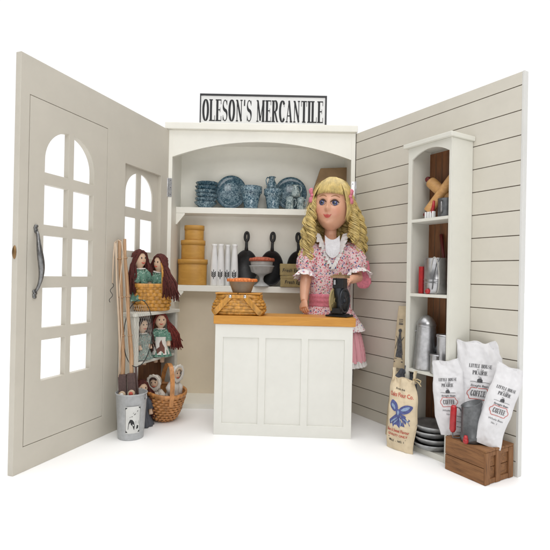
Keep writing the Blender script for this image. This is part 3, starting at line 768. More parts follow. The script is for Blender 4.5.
# right arm hangs to the counter edge, left arm reaches forward to the mill
ra = [(-3.3, .2, 34.0), (-4.5, -.6, 30.8), (-5.1, -1.6, 27.6), (-5.35, -3.0, 25.0), (-5.35, -3.6, 24.2)]
b.tube(ra, [1.35, 1.2, 1.1, .82, .66], 14)
hand(b, ra[-1], (-.02, -.35, -.95), (-.7, -.65, .1), 1, .5)
la = [(3.3, .1, 34.0), (4.8, -.7, 31.2), (5.2, -1.8, 28.9), (3.7, -4.4, 28.6), (3.25, -5.1, 28.5)]
b.tube(la, [1.35, 1.25, 1.12, .85, .68], 14)
hand(b, la[-1], (-.62, -.75, -.12), (.15, -.1, 1), 1, .75)
body = b.build('doll_body', M['skin'], doll, weld=False)
rm = body.modifiers.new('join', 'REMESH'); rm.mode = 'VOXEL'; rm.voxel_size = .07*S; rm.use_smooth_shade = True
sm_ = body.modifiers.new('soften', 'SMOOTH'); sm_.iterations = 2; sm_.factor = .5
# eyes, brows, mouth
def face(fx, fz, d=0.0):
    """front face point from head-local x,z"""
    best = None
    th = math.acos(max(-1, min(1, fz/(5.25 if fz > 0 else 4.95))))
    w = 3.70 if fz > 0 else 3.70*(1-.20*(-fz/4.95)**2.2)
    a = math.asin(max(-1, min(1, fx/(w*max(.05, sin(th)))))); P = headpt(a, th)
    nn = Vector((P.x/10, -1, P.z/24)).normalized()
    return HC + HT @ (P + nn*d)
for s_ in (-1, 1):
    ex, ez = s_*1.20, .18
    ctr = face(ex, ez, -.34)
    Mx = T(*ctr) @ HT @ R(s_*.16, 'Z')
    e = MB().ball((0, 0, 0), (.74, .52, .60), 22, 0, Mx).build('eye', M['eyewhite'], doll)
    MB().lathe([(0, .10), (.27, .09), (.52, .02), (.57, -.08)], 24, 0, Mx @ T(-.06, -.49, -.02) @ R(pi/2, 'X')).build('iris', M['iris'], e)
    MB().lathe([(0, .06), (.19, .05), (.27, 0)], 18, 0, Mx @ T(-.06, -.575, -.02) @ R(pi/2, 'X')).build('pupil', M['pupil'], e)
    MB().ball((.10, -.64, .16), .065, 8, 0, Mx).build('glint', M['milk'], e)
    ls = MB()
    top = [(-.78 + 1.56*i/10, .61*sin(pi*(i+.4)/10.8)**.8 - .02) for i in range(11)]
    ls.tube([tuple(face(ex + x, ez + z, .05)) for x, z in top], [.07+.09*sin(pi*i/10) for i in range(11)], 6)
    for i in range(1, 11):
        x, z = top[i]; p_ = face(ex + x, ez + z, .06); p2 = face(ex + x*1.25, ez + z + .28, .30)
        ls.tube([tuple(p_), tuple(p2)], [.035, .01], 4)
    ls.tube([tuple(face(ex + x, ez - .50*sin(pi*(i+.5)/11), .03)) for i, (x, z) in enumerate(top)], .03, 5)
    ls.build('eyelash', M['lash'], doll)
    br = MB().tube([tuple(face(ex + s_*(-.75 + 1.6*i/8), ez + 1.18 + .28*sin(pi*i/8), .02)) for i in range(9)], [.03+.07*sin(pi*(i+.5)/9) for i in range(9)], 6)
    br.build('eyebrow', M['brow'], doll)
nt_ = M['skin'].node_tree; bs = nt_.nodes['Principled BSDF']; old = bs.inputs['Base Color'].links[0].from_socket
tc_ = nt_.nodes.new('ShaderNodeTexCoord'); acc = None
for s_ in (-1, 1):
    c_ = face(s_*1.75, -1.55)*S
    dn = nt_.nodes.new('ShaderNodeVectorMath'); dn.operation = 'DISTANCE'; dn.inputs[1].default_value = c_
    nt_.links.new(tc_.outputs['Object'], dn.inputs[0])
    mr_ = nt_.nodes.new('ShaderNodeMapRange'); mr_.interpolation_type = 'SMOOTHSTEP'
    mr_.inputs['From Min'].default_value = .018; mr_.inputs['From Max'].default_value = .002; mr_.inputs['To Max'].default_value = .32
    nt_.links.new(dn.outputs['Value'], mr_.inputs['Value'])
    if acc is None: acc = mr_.outputs['Result']
    else:
        ad = nt_.nodes.new('ShaderNodeMath'); ad.operation = 'ADD'; nt_.links.new(acc, ad.inputs[0]); nt_.links.new(mr_.outputs['Result'], ad.inputs[1]); acc = ad.outputs[0]
mx_ = nt_.nodes.new('ShaderNodeMix'); mx_.data_type = 'RGBA'; nt_.links.new(acc, mx_.inputs[0]); nt_.links.new(old, mx_.inputs[6]); mx_.inputs[7].default_value = (.62, .20, .15, 1)
nt_.links.new(mx_.outputs[2], bs.inputs['Base Color'])
lp = MB()
n = 14
lp.tube([tuple(face(-.80 + 1.60*i/n, -2.22 + .06*cos(4*pi*i/n) - .06*sin(pi*i/n) + .08*abs(2*i/n-1)**2, .05)) for i in range(n+1)], [.05 + .13*sin(pi*i/n) for i in range(n+1)], 8)
lp.tube([tuple(face(-.62 + 1.24*i/n, -2.46 - .12*sin(pi*i/n) + .1*abs(2*i/n-1)**2, .07)) for i in range(n+1)], [.04 + .17*sin(pi*i/n) for i in range(n+1)], 8)
lp.build('lips', M['blush'], doll)
# ---- hair: combed strands over the crown, fringe, ringlets
hr = MB(); rnd = random.Random(3)
def scalp(a, th, d): return HC + HT @ (headpt(a, th) * (1 + d/4.5))
shell = []; fs = []; na = 48; ks = 14
for i in range(ks+1):
    th = .02 + (1.95-.02)*i/ks
    for j in range(na):
        a = 2*pi*j/na; fr_ = abs((a+pi) % (2*pi)-pi)
        lim = 1.03 if fr_ < .78 else (1.03 + (fr_-.78)*2.2 if fr_ < 1.25 else 2.05)
        shell.append(scalp(a, min(th, lim), .16))
for i in range(ks):
    for j in range(na):
        j2 = (j+1) % na; fs.append((i*na+j, (i+1)*na+j, (i+1)*na+j2, i*na+j2))
hr.add(shell, fs, 0, True)
for k in range(330):                                 # fringe
    a = -.82 + 1.64*(k+.5)/330 + rnd.uniform(-.02, .02); pts = []
    end = 1.17 + rnd.uniform(-.07, .055) + .04*abs(a); wv_ = rnd.uniform(-.05, .05)
    for i in range(9):
        t_ = i/8; th = .12 + (end-.12)*t_
        pts.append(scalp(a*(.45+.55*t_**.7) + wv_*t_*t_, th, .26 + .34*sin(pi*min(1, t_*1.15)) + rnd.uniform(0, .13)))
    hr.tube(pts, [.04]+[.06]*7+[.015], 5)
for s_ in (-1, 1):                                   # sides and back
    for k in range(230):
        a = s_*(.70 + 2.44*(k+.5)/230); pts = []; front = abs(a) < 1.5
        end = 2.0 + rnd.uniform(-.08, .12)
        for i in range(11):
            t_ = i/10; th = .10 + (end-.10)*t_
            aa = a*(.55+.45*t_) if not front else s_*(.62 + (abs(a)-.62)*t_ + .36*t_*sin(pi*t_*.5))
            pts.append(scalp(aa, th, .30 + .45*sin(pi*t_*.55) + rnd.uniform(0, .10)))
        hr.tube(pts, [.05]+[.075]*9+[.04], 5)
for k in range(46):                                  # loose flyaway hairs
    s_ = 1 if k % 2 else -1; a = s_*rnd.uniform(.75, 2.6); p_ = scalp(a, rnd.uniform(.5, 1.7), .5); v_ = (p_-HC).normalized()
    pts = [p_]
    for i in range(9):
        v_ = (v_*.55 + Vector((s_*.10 + rnd.uniform(-.35, .35), rnd.uniform(-.35, .35), -.55))).normalized(); pts.append(pts[-1] + v_*.55)
    hr.tube(pts, [.03]*9+[.012], 4)
hair = hr.build('hair', M['blonde'], doll)
def ringlet(top, bot, bow, rad, turns, ph):
    """a rope of two combed locks wound round each other, thickest at two thirds of its length"""
    m_ = MB(); top, bot, bow = Vector(top), Vector(bot), Vector(bow); seg = int(turns*18)
    nx, ny = rnd.uniform(0, 50), rnd.uniform(0, 50)
    for lobe in range(2):
        for k in range(22):
            pts = []; rr = []; fi = 2*pi*k/22 + rnd.uniform(-.2, .2); rnd_r = rnd.uniform(.07, .13); lift = rnd.uniform(-.06, .17); lz = rnd.uniform(-.12, .12)
            for i in range(seg+1):
                t_ = i/seg
                env = (.30 + .70*min(1, t_*2.6)**.8)*(1 - .55*max(0, t_-.82)/.18)
                c_ = top.lerp(bot, t_) + bow*sin(pi*t_) + Vector((noise.noise((nx, t_*3, 0)), noise.noise((ny, t_*3, 5)), 0))*.55*t_
                w_ = ph + 2*pi*lobe/2 + 2*pi*turns*t_*(.9+.1*t_)
                ro = rad*.56*env; rl = rad*.54*env + lift
                pts.append((c_.x + ro*cos(w_) + rl*cos(w_+fi), c_.y + ro*sin(w_) + rl*sin(w_+fi), c_.z + .12*sin(fi)*env + .06*sin(i*.5+k) + lz))
                rr.append(rnd_r*(.55+.45*env)*(1-.6*max(0, t_-.9)/.1))
            m_.tube(pts, rr, 5)
    m_.build('ringlet', M['blonde'], doll)
for k, (x0, y0, z0, x1, y1, z1, bx, rd) in enumerate((
        (3.3, -1.6, 45.0, 4.6, -2.9, 35.4, .9, .85), (3.9, -.6, 44.6, 6.1, -1.4, 33.6, 1.3, .95), (4.1, .8, 44.0, 6.9, .2, 33.0, 1.2, 1.0),
        (3.6, 2.2, 43.0, 5.8, 1.6, 32.4, 1.3, .95), (4.0, .4, 42.0, 5.0, -1.6, 32.6, 1.5, .9), (3.4, 2.4, 41.0, 7.0, 1.4, 35.2, .9, .9), (4.0, -1.2, 42.6, 3.9, -2.6, 36.2, .9, .8),
        (-3.3, -1.5, 44.8, -4.4, -2.9, 34.6, -.8, .8), (-3.8, -.5, 44.4, -5.4, -1.7, 31.8, -.7, .9), (-3.8, 1.0, 43.6, -5.9, -.3, 31.2, -.6, .95),
        (-3.4, 2.2, 42.6, -4.9, 1.4, 32.0, -.8, .9), (-3.8, .2, 41.6, -4.6, -2.3, 30.6, -.7, .85),
        (1.6, 3.2, 42.5, 2.4, 3.0, 32.0, .3, 1.0), (-1.2, 3.3, 42.5, -1.6, 3.1, 32.0, -.3, 1.0), (2.9, 2.6, 41.0, 3.6, 1.8, 35.0, .3, .9), (-2.8, 2.6, 41.0, -3.4, 1.8, 34.6, -.3, .9))):
    ringlet((x0, y0, z0), (x1*.90, y1, z1 + rnd.uniform(-.5, 1.0)), (bx*.72, 0, 0), rd, 2.3 + 1.2*rnd.random(), k*1.7)
for s_, (x, z) in ((-1, (-4.0, 45.2)), (1, (4.2, 45.4))):
    rb = MB(); ctr = HC + HT @ Vector((s_*3.75, -2.1, 1.7))
    for k in range(2):
        sg2 = 1 if k else -1
        rb.tube([tuple(ctr), tuple(ctr + Vector((s_*.35, -.35, sg2*.55))), tuple(ctr + Vector((s_*.40, -.35, sg2*1.15))), tuple(ctr + Vector((s_*.28, -.25, sg2*1.45)))], [(.12, .2), (.2, .45), (.18, .55), (.06, .38)], 10)
    rb.ball(tuple(ctr + Vector((s_*.1, -.35, 0))), .36, 12)
    rb.build('hair_bow', M['pinkplain'], doll)
# ---- dress
def ruff(a, k, amp, ph=0): return 1 + amp*sin(k*a+ph) + amp*.4*sin(k*1.7*a+1.3)
d = MB().lathe([(1.95, 36.1), (2.9, 35.5), (3.9, 34.2), (4.25, 32.0), (4.3, 29.5), (4.15, 27.0), (3.95, 25.2), (3.9, 24.0)], 72, sx=1.0, sy=.78,
               fn=lambda a, i, z: ruff(a, 22, .008*(i > 2)))
d.build('bodice', M['floral'], doll)
d = MB().lathe([(3.92, 25.6), (4.15, 25.4), (4.2, 25.0), (4.08, 24.8), (4.2, 24.5), (4.18, 24.0), (4.08, 23.8), (4.22, 23.5), (4.2, 23.0), (4.0, 22.8)], 72, sx=1, sy=.80)
d.build('sash', M['pinkplain'], doll)
pl = lambda a, i, z: 1 + (.012 + .0026*(23-z))*sin(26*a + .5*sin(3*a)) + .012*sin(7*a)
d = MB().lathe([(4.0, 23.0), (4.5, 22.0), (5.6, 20), (6.55, 17.0), (7.1, 14.5), (7.35, 12.4)], 156, sx=1.0, sy=.86, fn=pl)
d.build('skirt', M['pink'], doll)
d = MB().lathe([(4.05, 23.1), (4.75, 22.2), (5.8, 20.6), (6.3, 19.7)], 156, sx=1.0, sy=.86, fn=lambda a, i, z: pl(a, i, z)*1.012)
d.build('overskirt', M['floral'], doll)
d = MB().lathe([(6.3, 19.9), (6.65, 19.2), (6.95, 18.4)], 200, sx=1.0, sy=.86, fn=lambda a, i, z: 1 + (.02 + .02*i)*sin(40*a) + .012*sin(7*a))
d.build('overskirt_frill', M['floralpale'], doll)
d = MB().lathe([(7.25, 12.7), (7.4, 12.2), (7.6, 11.5)], 220, sx=1.0, sy=.86, fn=lambda a, i, z: 1 + (.014 + .012*i)*sin(44*a) + .012*sin(7*a))
d.build('hem_lace', M['lace'], doll)
def yoke(a): return 1
# white yoke and standing ruffle
d = MB(); vs = []; fs = []
for i in range(7):
    for j in range(25):
        u = (j-12)/12; v = i/6
        x = u*(1.45+.1*min(1, v*2))*(1-.12*v); z = 36.9 - v*3.3 - .9*(1-u*u)*(.6+.4*v)
        yy = -.78*4.15*sqrt(max(.05, 1-(x/4.5)**2))*(.74 + .34*min(1, v*1.6)) - .16
        vs.append((x, yy, z + .35*u*u))
for i in range(6):
    for j in range(24): fs.append((i*25+j, i*25+j+1, (i+1)*25+j+1, (i+1)*25+j))
d.add(vs, fs, 0, True); d.build('yoke', M['yokecloth'], doll)
d = MB(); vs = []; fs = []; nj = 110
for i in range(4):
    for j in range(nj):
        t_ = j/(nj-1); ang = radians(150 + 240*t_) ; v = i/3
        cx, cz = 0, 33.9
        # U shaped: down the left, round the front, up the right
        u = 2*t_-1
        x = 1.85*u*(1+.25*abs(u)**4); zb_ = 31.45 + 6.2*abs(u)**1.5
        yb = -3.35 + 2.7*abs(u)**2.2
        wv = .44*v*sin(t_*2*pi*19)
        out = 1.5*v
        vs.append((x + out*u*1.0 + wv*.3, yb - .35*v - wv*.8 - .2, zb_ - out*(.8-.75*abs(u)) + (.45*v*abs(u)) + wv*.5))
for i in range(3):
    for j in range(nj-1): fs.append((i*nj+j, i*nj+j+1, (i+1)*nj+j+1, (i+1)*nj+j))
d.add(vs, fs, 0, True); o_ = d.build('collar_ruffle', M['lace'], doll)
def sleeve(path, rads, mat, cuff, cuffmat, flare):
    k = len(path); P = [Vector(p) for p in path]
    m_ = MB(); vs = []; fs = []; nn = 48; up = Vector((0, 1, 0))
    for i, p in enumerate(P):
        tg = (P[min(i+1, k-1)]-P[max(i-1, 0)]).normalized(); u = (up - tg*up.dot(tg)).normalized(); w = tg.cross(u)
        for j in range(nn):
            a = 2*pi*j/nn; r = rads[i]*(1 + (.075*sin(9*a+i*.6) + .03*sin(17*a+i) if 0 < i < k-1 else .03*sin(9*a)))
            vs.append(p + u*(r*cos(a)) + w*(r*sin(a)))
    for i in range(k-1):
        for j in range(nn):
            j2 = (j+1) % nn; fs.append((i*nn+j, i*nn+j2, (i+1)*nn+j2, (i+1)*nn+j))
    m_.add(vs, fs, 0, True); so = m_.build('sleeve', mat, doll)
    m_ = MB(); vs = []; fs = []; nn = 120; p0_, p1_ = P[-2], P[-1]; tg = (p1_-p0_).normalized(); u = (up - tg*up.dot(tg)).normalized(); w = tg.cross(u)
    for i in range(4):
        v = i/3
        for j in range(nn):
            a = 2*pi*j/nn; r = rads[-1]*(1.02 + flare*v + .16*v*sin(11*a) + .06*v*sin(17*a+1))
            vs.append(P[-1] + tg*(cuff*v + .12*v*sin(11*a+1)) + u*(r*cos(a)) + w*(r*sin(a)))
    for i in range(3):
        for j in range(nn):
            j2 = (j+1) % nn; fs.append((i*nn+j, i*nn+j2, (i+1)*nn+j2, (i+1)*nn+j))
    m_.add(vs, fs, 0, True); m_.build('cuff_frill', cuffmat, so)
sleeve([(-2.7, .2, 35.2), (-3.6, 0, 34.1), (-4.4, -.4, 31.8), (-4.75, -.8, 30.6), (-4.9, -1.1, 29.8)], [1.3, 2.2, 2.4, 2.15, 1.6], M['floral'], 1.3, M['floralpale'], .42)
sleeve([(2.7, .2, 35.2), (3.8, -.1, 34.2), (4.8, -.6, 32.0), (5.1, -1.0, 31.0), (5.2, -1.3, 30.3)], [1.3, 2.25, 2.55, 2.3, 1.75], M['floral'], 1.3, M['floralpale'], .48)
# the pink fall of cloth below the left sleeve
d = MB(); vs = []; fs = []
for i in range(9):
    for j in range(13):
        v = i/8; u = j/12
        vs.append((5.0 + 2.7*u + .8*v*u + .25*sin(u*9 + v*2)*v - .3*v*v*(1-u), -2.3 + 1.9*u - .3*sin(u*8)*v, 32.4 - 5.6*v*(.8+.2*sin(pi*u))))
for i in range(8):
    for j in range(12): fs.append((i*13+j, i*13+j+1, (i+1)*13+j+1, (i+1)*13+j))
d.add(vs, fs, 0, True); o = d.build('sleeve_drape', M['pinkplain'], doll)
so_ = o.modifiers.new('thick', 'SOLIDIFY'); so_.thickness = .12*S
for s_ in (-1, 1):
    MB().tube([(s_*1.7, .9, .95), (s_*1.72, -.8, .9), (s_*1.85, -2.6, .72)], [(.98, 1.1), (.95, 1.2), (.7, 1.05)], 14).tube([(s_*1.7, .3, 1.2), (s_*1.7, .3, 3.6)], [1.25, 1.2], 14).build('boot', M['black'], doll)

# ================================================================== LEFT: SMALL WHITE SHELF
US0, US1, UD = 1.2, 15.4, 3.6
ug = thing('step_shelf', 'small white two-tier shelf standing against the door wing', 'shelf', lf(0, 0.08), LANG)
MB().box(-US1, -US1+1.2, -UD, -.02, 0, 21.0).build('side_panel', M['shelfwhite'], ug, bevel=.05)
MB().box(-US0-.7, -US0, -UD, -.02, 0, 21.0).build('side_panel', M['shelfwhite'], ug, bevel=.05)
MB().box(-US1-.25, -US0+.35, -UD-.35, -.02, 21.02, 21.65).build('top_board', M['shelfwhite'], ug, bevel=.08)
MB().box(-US1+1.2, -US0-.7, -UD+.15, -.02, 12.0, 12.5).build('shelf', M['shelfwhite'], ug, bevel=.05)
MB().box(-US1+1.2, -US0-.7, -.3, -.02, .3, 20.9).build('back_panel', M['brownwood'], ug)

# ---- rag dolls
def rag_doll(label, loc, rz, hair, dress, lean=(0, 0), sit=True, pig=1.0, apron=False, sc=1.0, look=0, spread=(1, 1), bonnet=False, group='yarn haired rag dolls', scarf=None):
    t = thing('rag_doll', label, 'doll', loc, 0, group, rot=(lean[0], lean[1], rz)); t.scale = (sc, sc, sc)
    b = MB()
    b.ball((0, 0, 8.3), (1.35, 1.15, 1.75), 18)
    b.tube([(0, 0, 7.2), (0, 0, 6.4), (0, .05, 5.4), (0, .05, 3.0), (0, 0, 1.0)], [(.5, .5), (.55, .6), (.85, 1.2), (.95, 1.25), (1.0, 1.4)], 14, flat=Vector((0, 1, 0)))
    for s_ in (-1, 1):
        b.tube([(s_*1.0, 0, 5.7), (s_*1.9, -.4, 4.6), (s_*2.2*spread[0], -1.0, 3.2), (s_*2.2*spread[0], -1.3, 2.5)], [.5, .5, .45, .5], 10)
        if sit: b.tube([(s_*.7, -.2, 1.0), (s_*.9, -2.0, .9), (s_*1.0, -3.2, .2), (s_*1.0, -3.5, -1.6)], [.6, .6, .55, .5], 10)
        else: b.tube([(s_*.7, 0, 1.0), (s_*.75, 0, -1.5)], [.6, .5], 10)
    o = b.build('body', M['ragskin'], t, weld=False)
    r_ = o.modifiers.new('join', 'REMESH'); r_.mode = 'VOXEL'; r_.voxel_size = .16*S; r_.use_smooth_shade = True
    f = MB()
    for s_ in (-1, 1): f.ball((s_*.48, -1.06, 8.5), (.16, .08, .2), 8, 0)
    f.build('button_eyes', M['pupil'], t)
    MB().tube([(-.42, -1.0, 7.62), (-.15, -1.08, 7.45), (.15, -1.08, 7.45), (.42, -1.0, 7.62)], [.06, .12, .12, .06], 6).build('mouth', M['inkred'], t)
    MB().ball((0, -1.17, 8.05), (.13, .1, .15), 8).build('nose', M['ragskin'], t)
    dr = MB().lathe([(.55, 6.5), (1.0, 6.1), (1.5, 5.2), (1.55, 4.0), (1.6, 3.2), (2.2, 1.6), (2.8, .1)], 60, sy=.85, fn=lambda a, i, z: 1 + .03*i*.5*sin(12*a))
    for s_ in (-1, 1):
        dr.tube([(s_*.9, 0, 5.95), (s_*1.7, -.3, 5.1), (s_*2.15*spread[0], -.9, 3.6)], [.7, .85, .75], 14)
    dr.build('dress', dress, t)
    MB().lathe([(.6, 6.35), (1.0, 6.5), (1.15, 6.3), (.7, 6.2)], 40, fn=lambda a, i, z: 1 + .08*sin(10*a)).build('collar', M['apron'] if not bonnet else dress, t)
    if apron:
        ap = MB(); vs = []; fs = []
        for i in range(8):
            for j in range(13):
                v = i/7; u = (j-6)/6; rr = 1.62 + 1.25*max(0, v-.25)**1.1; an = u*(.95 + .1*v)
                vs.append((rr*sin(an), -.87*rr*cos(an) - .1, 4.6 - 4.0*v))
        for i in range(7):
            for j in range(12): fs.append((i*13+j, i*13+j+1, (i+1)*13+j+1, (i+1)*13+j))
        ap.add(vs, fs, 0, True); ap.build('apron', M['apron'], t)
        pat = MB(); fm = lambda x, z, d: ((1.62 + 1.25*max(0, (4.6-z)/4-.25)**1.1)*sin(x/2), -.87*(1.62 + 1.25*max(0, (4.6-z)/4-.25)**1.1)*cos(x/2) - .16 - d, z)
        put_poly(pat, [(-.75, .9), (.8, .9), (.95, 2.2), (.45, 3.0), (.1, 4.0), (-.35, 3.2), (-.3, 2.4), (-.9, 1.9)], fm)
        pat.build('applique', M['applique'], t)
    if scarf:
        strap(s2 := MB(), [(.2, -1.3, 9.9), (.35, -1.35, 8.4), (.3, -1.5, 6.9), (.35, -1.75, 5.2), (.3, -2.0, 3.4)], .75, .12, (1, 0, 0)); s2.build('ribbon', scarf, t)
    rr = random.Random(hash(label) % 1000 if False else len(label)*7)
    y = MB()
    if not bonnet:
        for k in range(190):
            s_ = 1 if k % 2 else -1
            fy = rr.uniform(-.95, 1.05); fr_ = rr.random()
            p0_ = Vector((.28*(rr.random()-.5), fy, 8.3 + 1.80*sqrt(max(.05, 1-(fy/1.25)**2)) + rr.uniform(0, .12)))
            p1_ = Vector((s_*(1.0 + rr.uniform(-.1, .15)), fy*.95, 9.2 + rr.uniform(-.2, .3))); p2_ = Vector((s_*(1.45 + .3*fr_), fy*.6 + rr.uniform(-.2, .2), 8.1 + rr.uniform(-.3, .3)))
            ex_ = s_*(1.5 + (.2 + .9*fr_)*pig); fy2 = -.75 + 1.3*rr.random()
            ex_ += rr.uniform(-.25, .25); p3_ = Vector((ex_, fy2, 6.9 + rr.uniform(-.4, .4)))
            p4_ = Vector((ex_ + s_*(.25 + .55*fr_)*spread[1]*pig + rr.uniform(-.35, .35), fy2 - .25 + rr.uniform(-.3, .3), 5.0 + rr.uniform(-.2, .2)))
            p5_ = Vector((ex_ + s_*(.35 + .95*fr_)*spread[1]*pig + rr.uniform(-.5, .5), fy2 - .3 + rr.uniform(-.3, .3), 2.4 + rr.uniform(-1.0, 1.3)))
            y.tube([p0_, (p0_+p1_)/2 + Vector((0, 0, .22)), p1_, p2_, p3_, p4_, p5_], [.09, .12, .12, .12, .12, .125, .10], 5)
        y.ball((0, .35, 8.75), (1.32, 1.05, 1.45), 16)
        y.build('yarn_hair', hair, t)
    else:
        y.lathe([(1.15, -.95), (1.75, -1.15), (1.95, -1.0), (1.6, -.7), (1.55, .2), (1.35, 1.0), (.7, 1.5), (0, 1.6)], 44, 0, T(0, .05, 8.4) @ R(-pi/2, 'X') @ Sc(1, 1.12, 1), fn=lambda a, i, z: 1 + (.05*sin(12*a) if i in (1, 2) else .012*sin(9*a)))
        y.build('bonnet', bonnet, t)
        fr2 = MB()
        for k in range(9):
            a = -.9 + 1.8*k/8; fr2.tube([(1.1*sin(a), -1.0, 8.5 + 1.35*cos(a)), (.95*sin(a), -1.2, 8.4 + 1.0*cos(a))], .14, 6)
        fr2.build('yarn_hair', hair, t)
    return t
# top basket on the small shelf
q = at(155, 311, 94.0); tb = lf(7.9, 1.7, 21.66)
bk = thing('basket', 'square honey splint basket with two rag dolls on top of the white shelf', 'basket', tb, LANG*.45)
b = MB(); weave(b, [(3.35, .05), (3.55, .8), (3.95, 3.6), (4.1, 4.9)], 64, 7, 3.4, 1.0, .72, 20, .13); b.build('woven_body', M['wicker'], bk)
b = MB(); hoop(b, 4.1, 4.6, .8, .3, 3.4, 1, .72); b.build('rim', M['wicker'], bk)
b = MB(); strap(b, [(1.5, -3.0, 3.6), (1.5, -3.05, 5.5), (1.5, -2.95, 7.6), (1.5, -2.2, 9.4), (1.5, -.9, 10.2), (1.5, .9, 10.2), (1.5, 2.2, 9.4), (1.5, 2.95, 7.6), (1.5, 3.05, 5.5), (1.5, 3.0, 3.6)], .75, .16, (1, 0, 0))
b.build('handle', M['wicker'], bk, bevel=.03)
def inb(dx, dy, dz): 
    a = LANG*.45; return Vector((tb.x + dx*cos(a) - dy*sin(a), tb.y + dx*sin(a) + dy*cos(a), tb.z + dz))
rag_doll('dark red haired rag doll in green, left in the top basket', inb(-2.1, -.1, 2.0), 1.05, M['yarnred'], M['green'], (0, -.05), False, .75, sc=.98, spread=(.7, .8))
rag_doll('dark red haired rag doll under the basket handle, braid sticking out sideways', inb(.9, .3, 1.7), -.6, M['yarnred'], M['green'], (0, .16), False, 1.15, sc=.95, spread=(.7, 2.8))
# dolls on the middle tier
rag_doll('shadowy brown haired rag doll in grey-green on the middle tier', lf(11.3, 2.3, 12.6), LANG*.8, M['yarnbrown'], M['greengrey'], (0, 0), False, .8, sc=.78, spread=(.7, .6))
rag_doll('rag doll in green with white apron and brick red hair, middle tier', lf(6.6, 3.0, 12.55), .38, M['yarnbright'], M['green'], (0, .03), False, 1.15, apron=True, sc=.86, spread=(.85, 1.5))
# lower basket on the floor
q = onz(166, 424); fb = Vector((q.x-1.15, q.y+2.6, 0))
bk = thing('basket', 'round amber basket with hoop handle on the floor holding bonneted dolls', 'basket', fb, 0, rot=(radians(10), radians(4), radians(20)))
b = MB(); weave(b, [(1.9, .35), (2.6, .9), (3.3, 2.8), (3.75, 5.6), (3.8, 6.0)], 64, 10, 2.0, 1, .92, 21, .12); b.build('woven_body', M['wicker2'], bk)
b = MB(); hoop(b, 3.8, 5.75, .75, .34, 2, 1, .92); b.build('rim', M['wicker2'], bk)
b = MB(); strap(b, [(3.75*sin(radians(a))*.92*0 + 3.9*cos(radians(a))*.55*0 + .6*cos(radians(a)), -3.6*cos(radians(a)), 5.0 + 6.6*sin(radians(a))) for a in range(-6, 187, 10)], .85, .17, (1, .1, 0))
b.build('handle', M['wicker2'], bk, bevel=.03)
rag_doll('cloth doll in sprigged bonnet facing out of the floor basket', fb + Vector((-.75, -.6, 1.3)), -.15, M['yarnbrown'], M['bonnet'], (.1, -.1), False, .5, sc=.78, bonnet=M['bonnet'], group='bonneted cloth dolls', spread=(.6, .6))
rag_doll('cloth doll in white bonnet turned sideways behind the hoop handle', fb + Vector((1.35, .2, 2.2)), 1.0, M['cork'], M['apron'], (.05, .12), False, .5, sc=.84, bonnet=M['apron'], group='bonneted cloth dolls', spread=(.6, .6))
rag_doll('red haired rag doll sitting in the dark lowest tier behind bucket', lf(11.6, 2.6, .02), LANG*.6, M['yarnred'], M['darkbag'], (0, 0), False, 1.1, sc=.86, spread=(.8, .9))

# ---- bucket with fishing gear
q = onz(128.6, 441); bc = Vector((q.x-.3, q.y+2.15, 0))
bu = thing('bucket', 'pale grey metal bucket with square picture label, holding fishing gear', 'bucket', bc, radians(-14))
MB().lathe([(0, .12), (2.1, .12), (2.18, 0), (2.22, .1), (2.66, 7.75), (2.76, 7.8), (2.78, 7.95), (2.68, 8.02), (2.58, 7.9), (2.15, .4), (0, .35)], 48).build('pail', M['galv'], bu)
lab = MB(); fm = lambda x, z, d: ((2.25 + .057*z + d)*sin(x/2.45 + .66), -(2.25 + .057*z + d)*cos(x/2.45 + .66), z)
for i in range(12):
    x0, x1 = -1.3 + 2.6*i/12, -1.3 + 2.6*(i+1)/12; lab.add([fm(x0, 1.3, .02), fm(x1, 1.3, .02), fm(x1, 6.0, .02), fm(x0, 6.0, .02)], [(0, 1, 2, 3)], 0, True)
lab.build('label', M['paper'], bu)
lab = MB()
for sx_ in (-1, 1):
    for zz, sz in ((1.45, 1), (5.85, -1)): put_poly(lab, [(sx_*1.22, zz), (sx_*.85, zz), (sx_*1.22, zz+sz*.4)], fm)
put_line(lab, [(-1.22, 1.4), (-1.22, 5.9), (1.22, 5.9), (1.22, 1.4)], .05, fm, closed=True)
put_poly(lab, [(-.85, 2.0), (.25, 1.9), (.35, 2.6), (.2, 3.3), (-.1, 3.7), (-.45, 3.75), (-.7, 3.2)], fm)
put_line(lab, [(-.2, 4.2), (.3, 4.6), (.8, 5.2)], .12, fm); put_line(lab, [(-.5, 4.1), (.1, 4.9)], .07, fm)
put_poly(lab, [(.6, 2.0), (.95, 2.1), (1.0, 2.6), (.7, 2.7)], fm)
for k in range(4): put_line(lab, [(.45, 2.9+.16*k), (1.05, 2.93+.16*k)], .05, fm)
lab.build('label_print', M['black'], bu, weld=False)
for s_ in (-1, 1): MB().tube([(s_*2.62, 0, 6.9), (s_*2.95, 0, 7.1), (s_*2.95, 0, 7.6), (s_*2.68, 0, 7.7)], .1, 8).build('ear', M['tin'], bu)
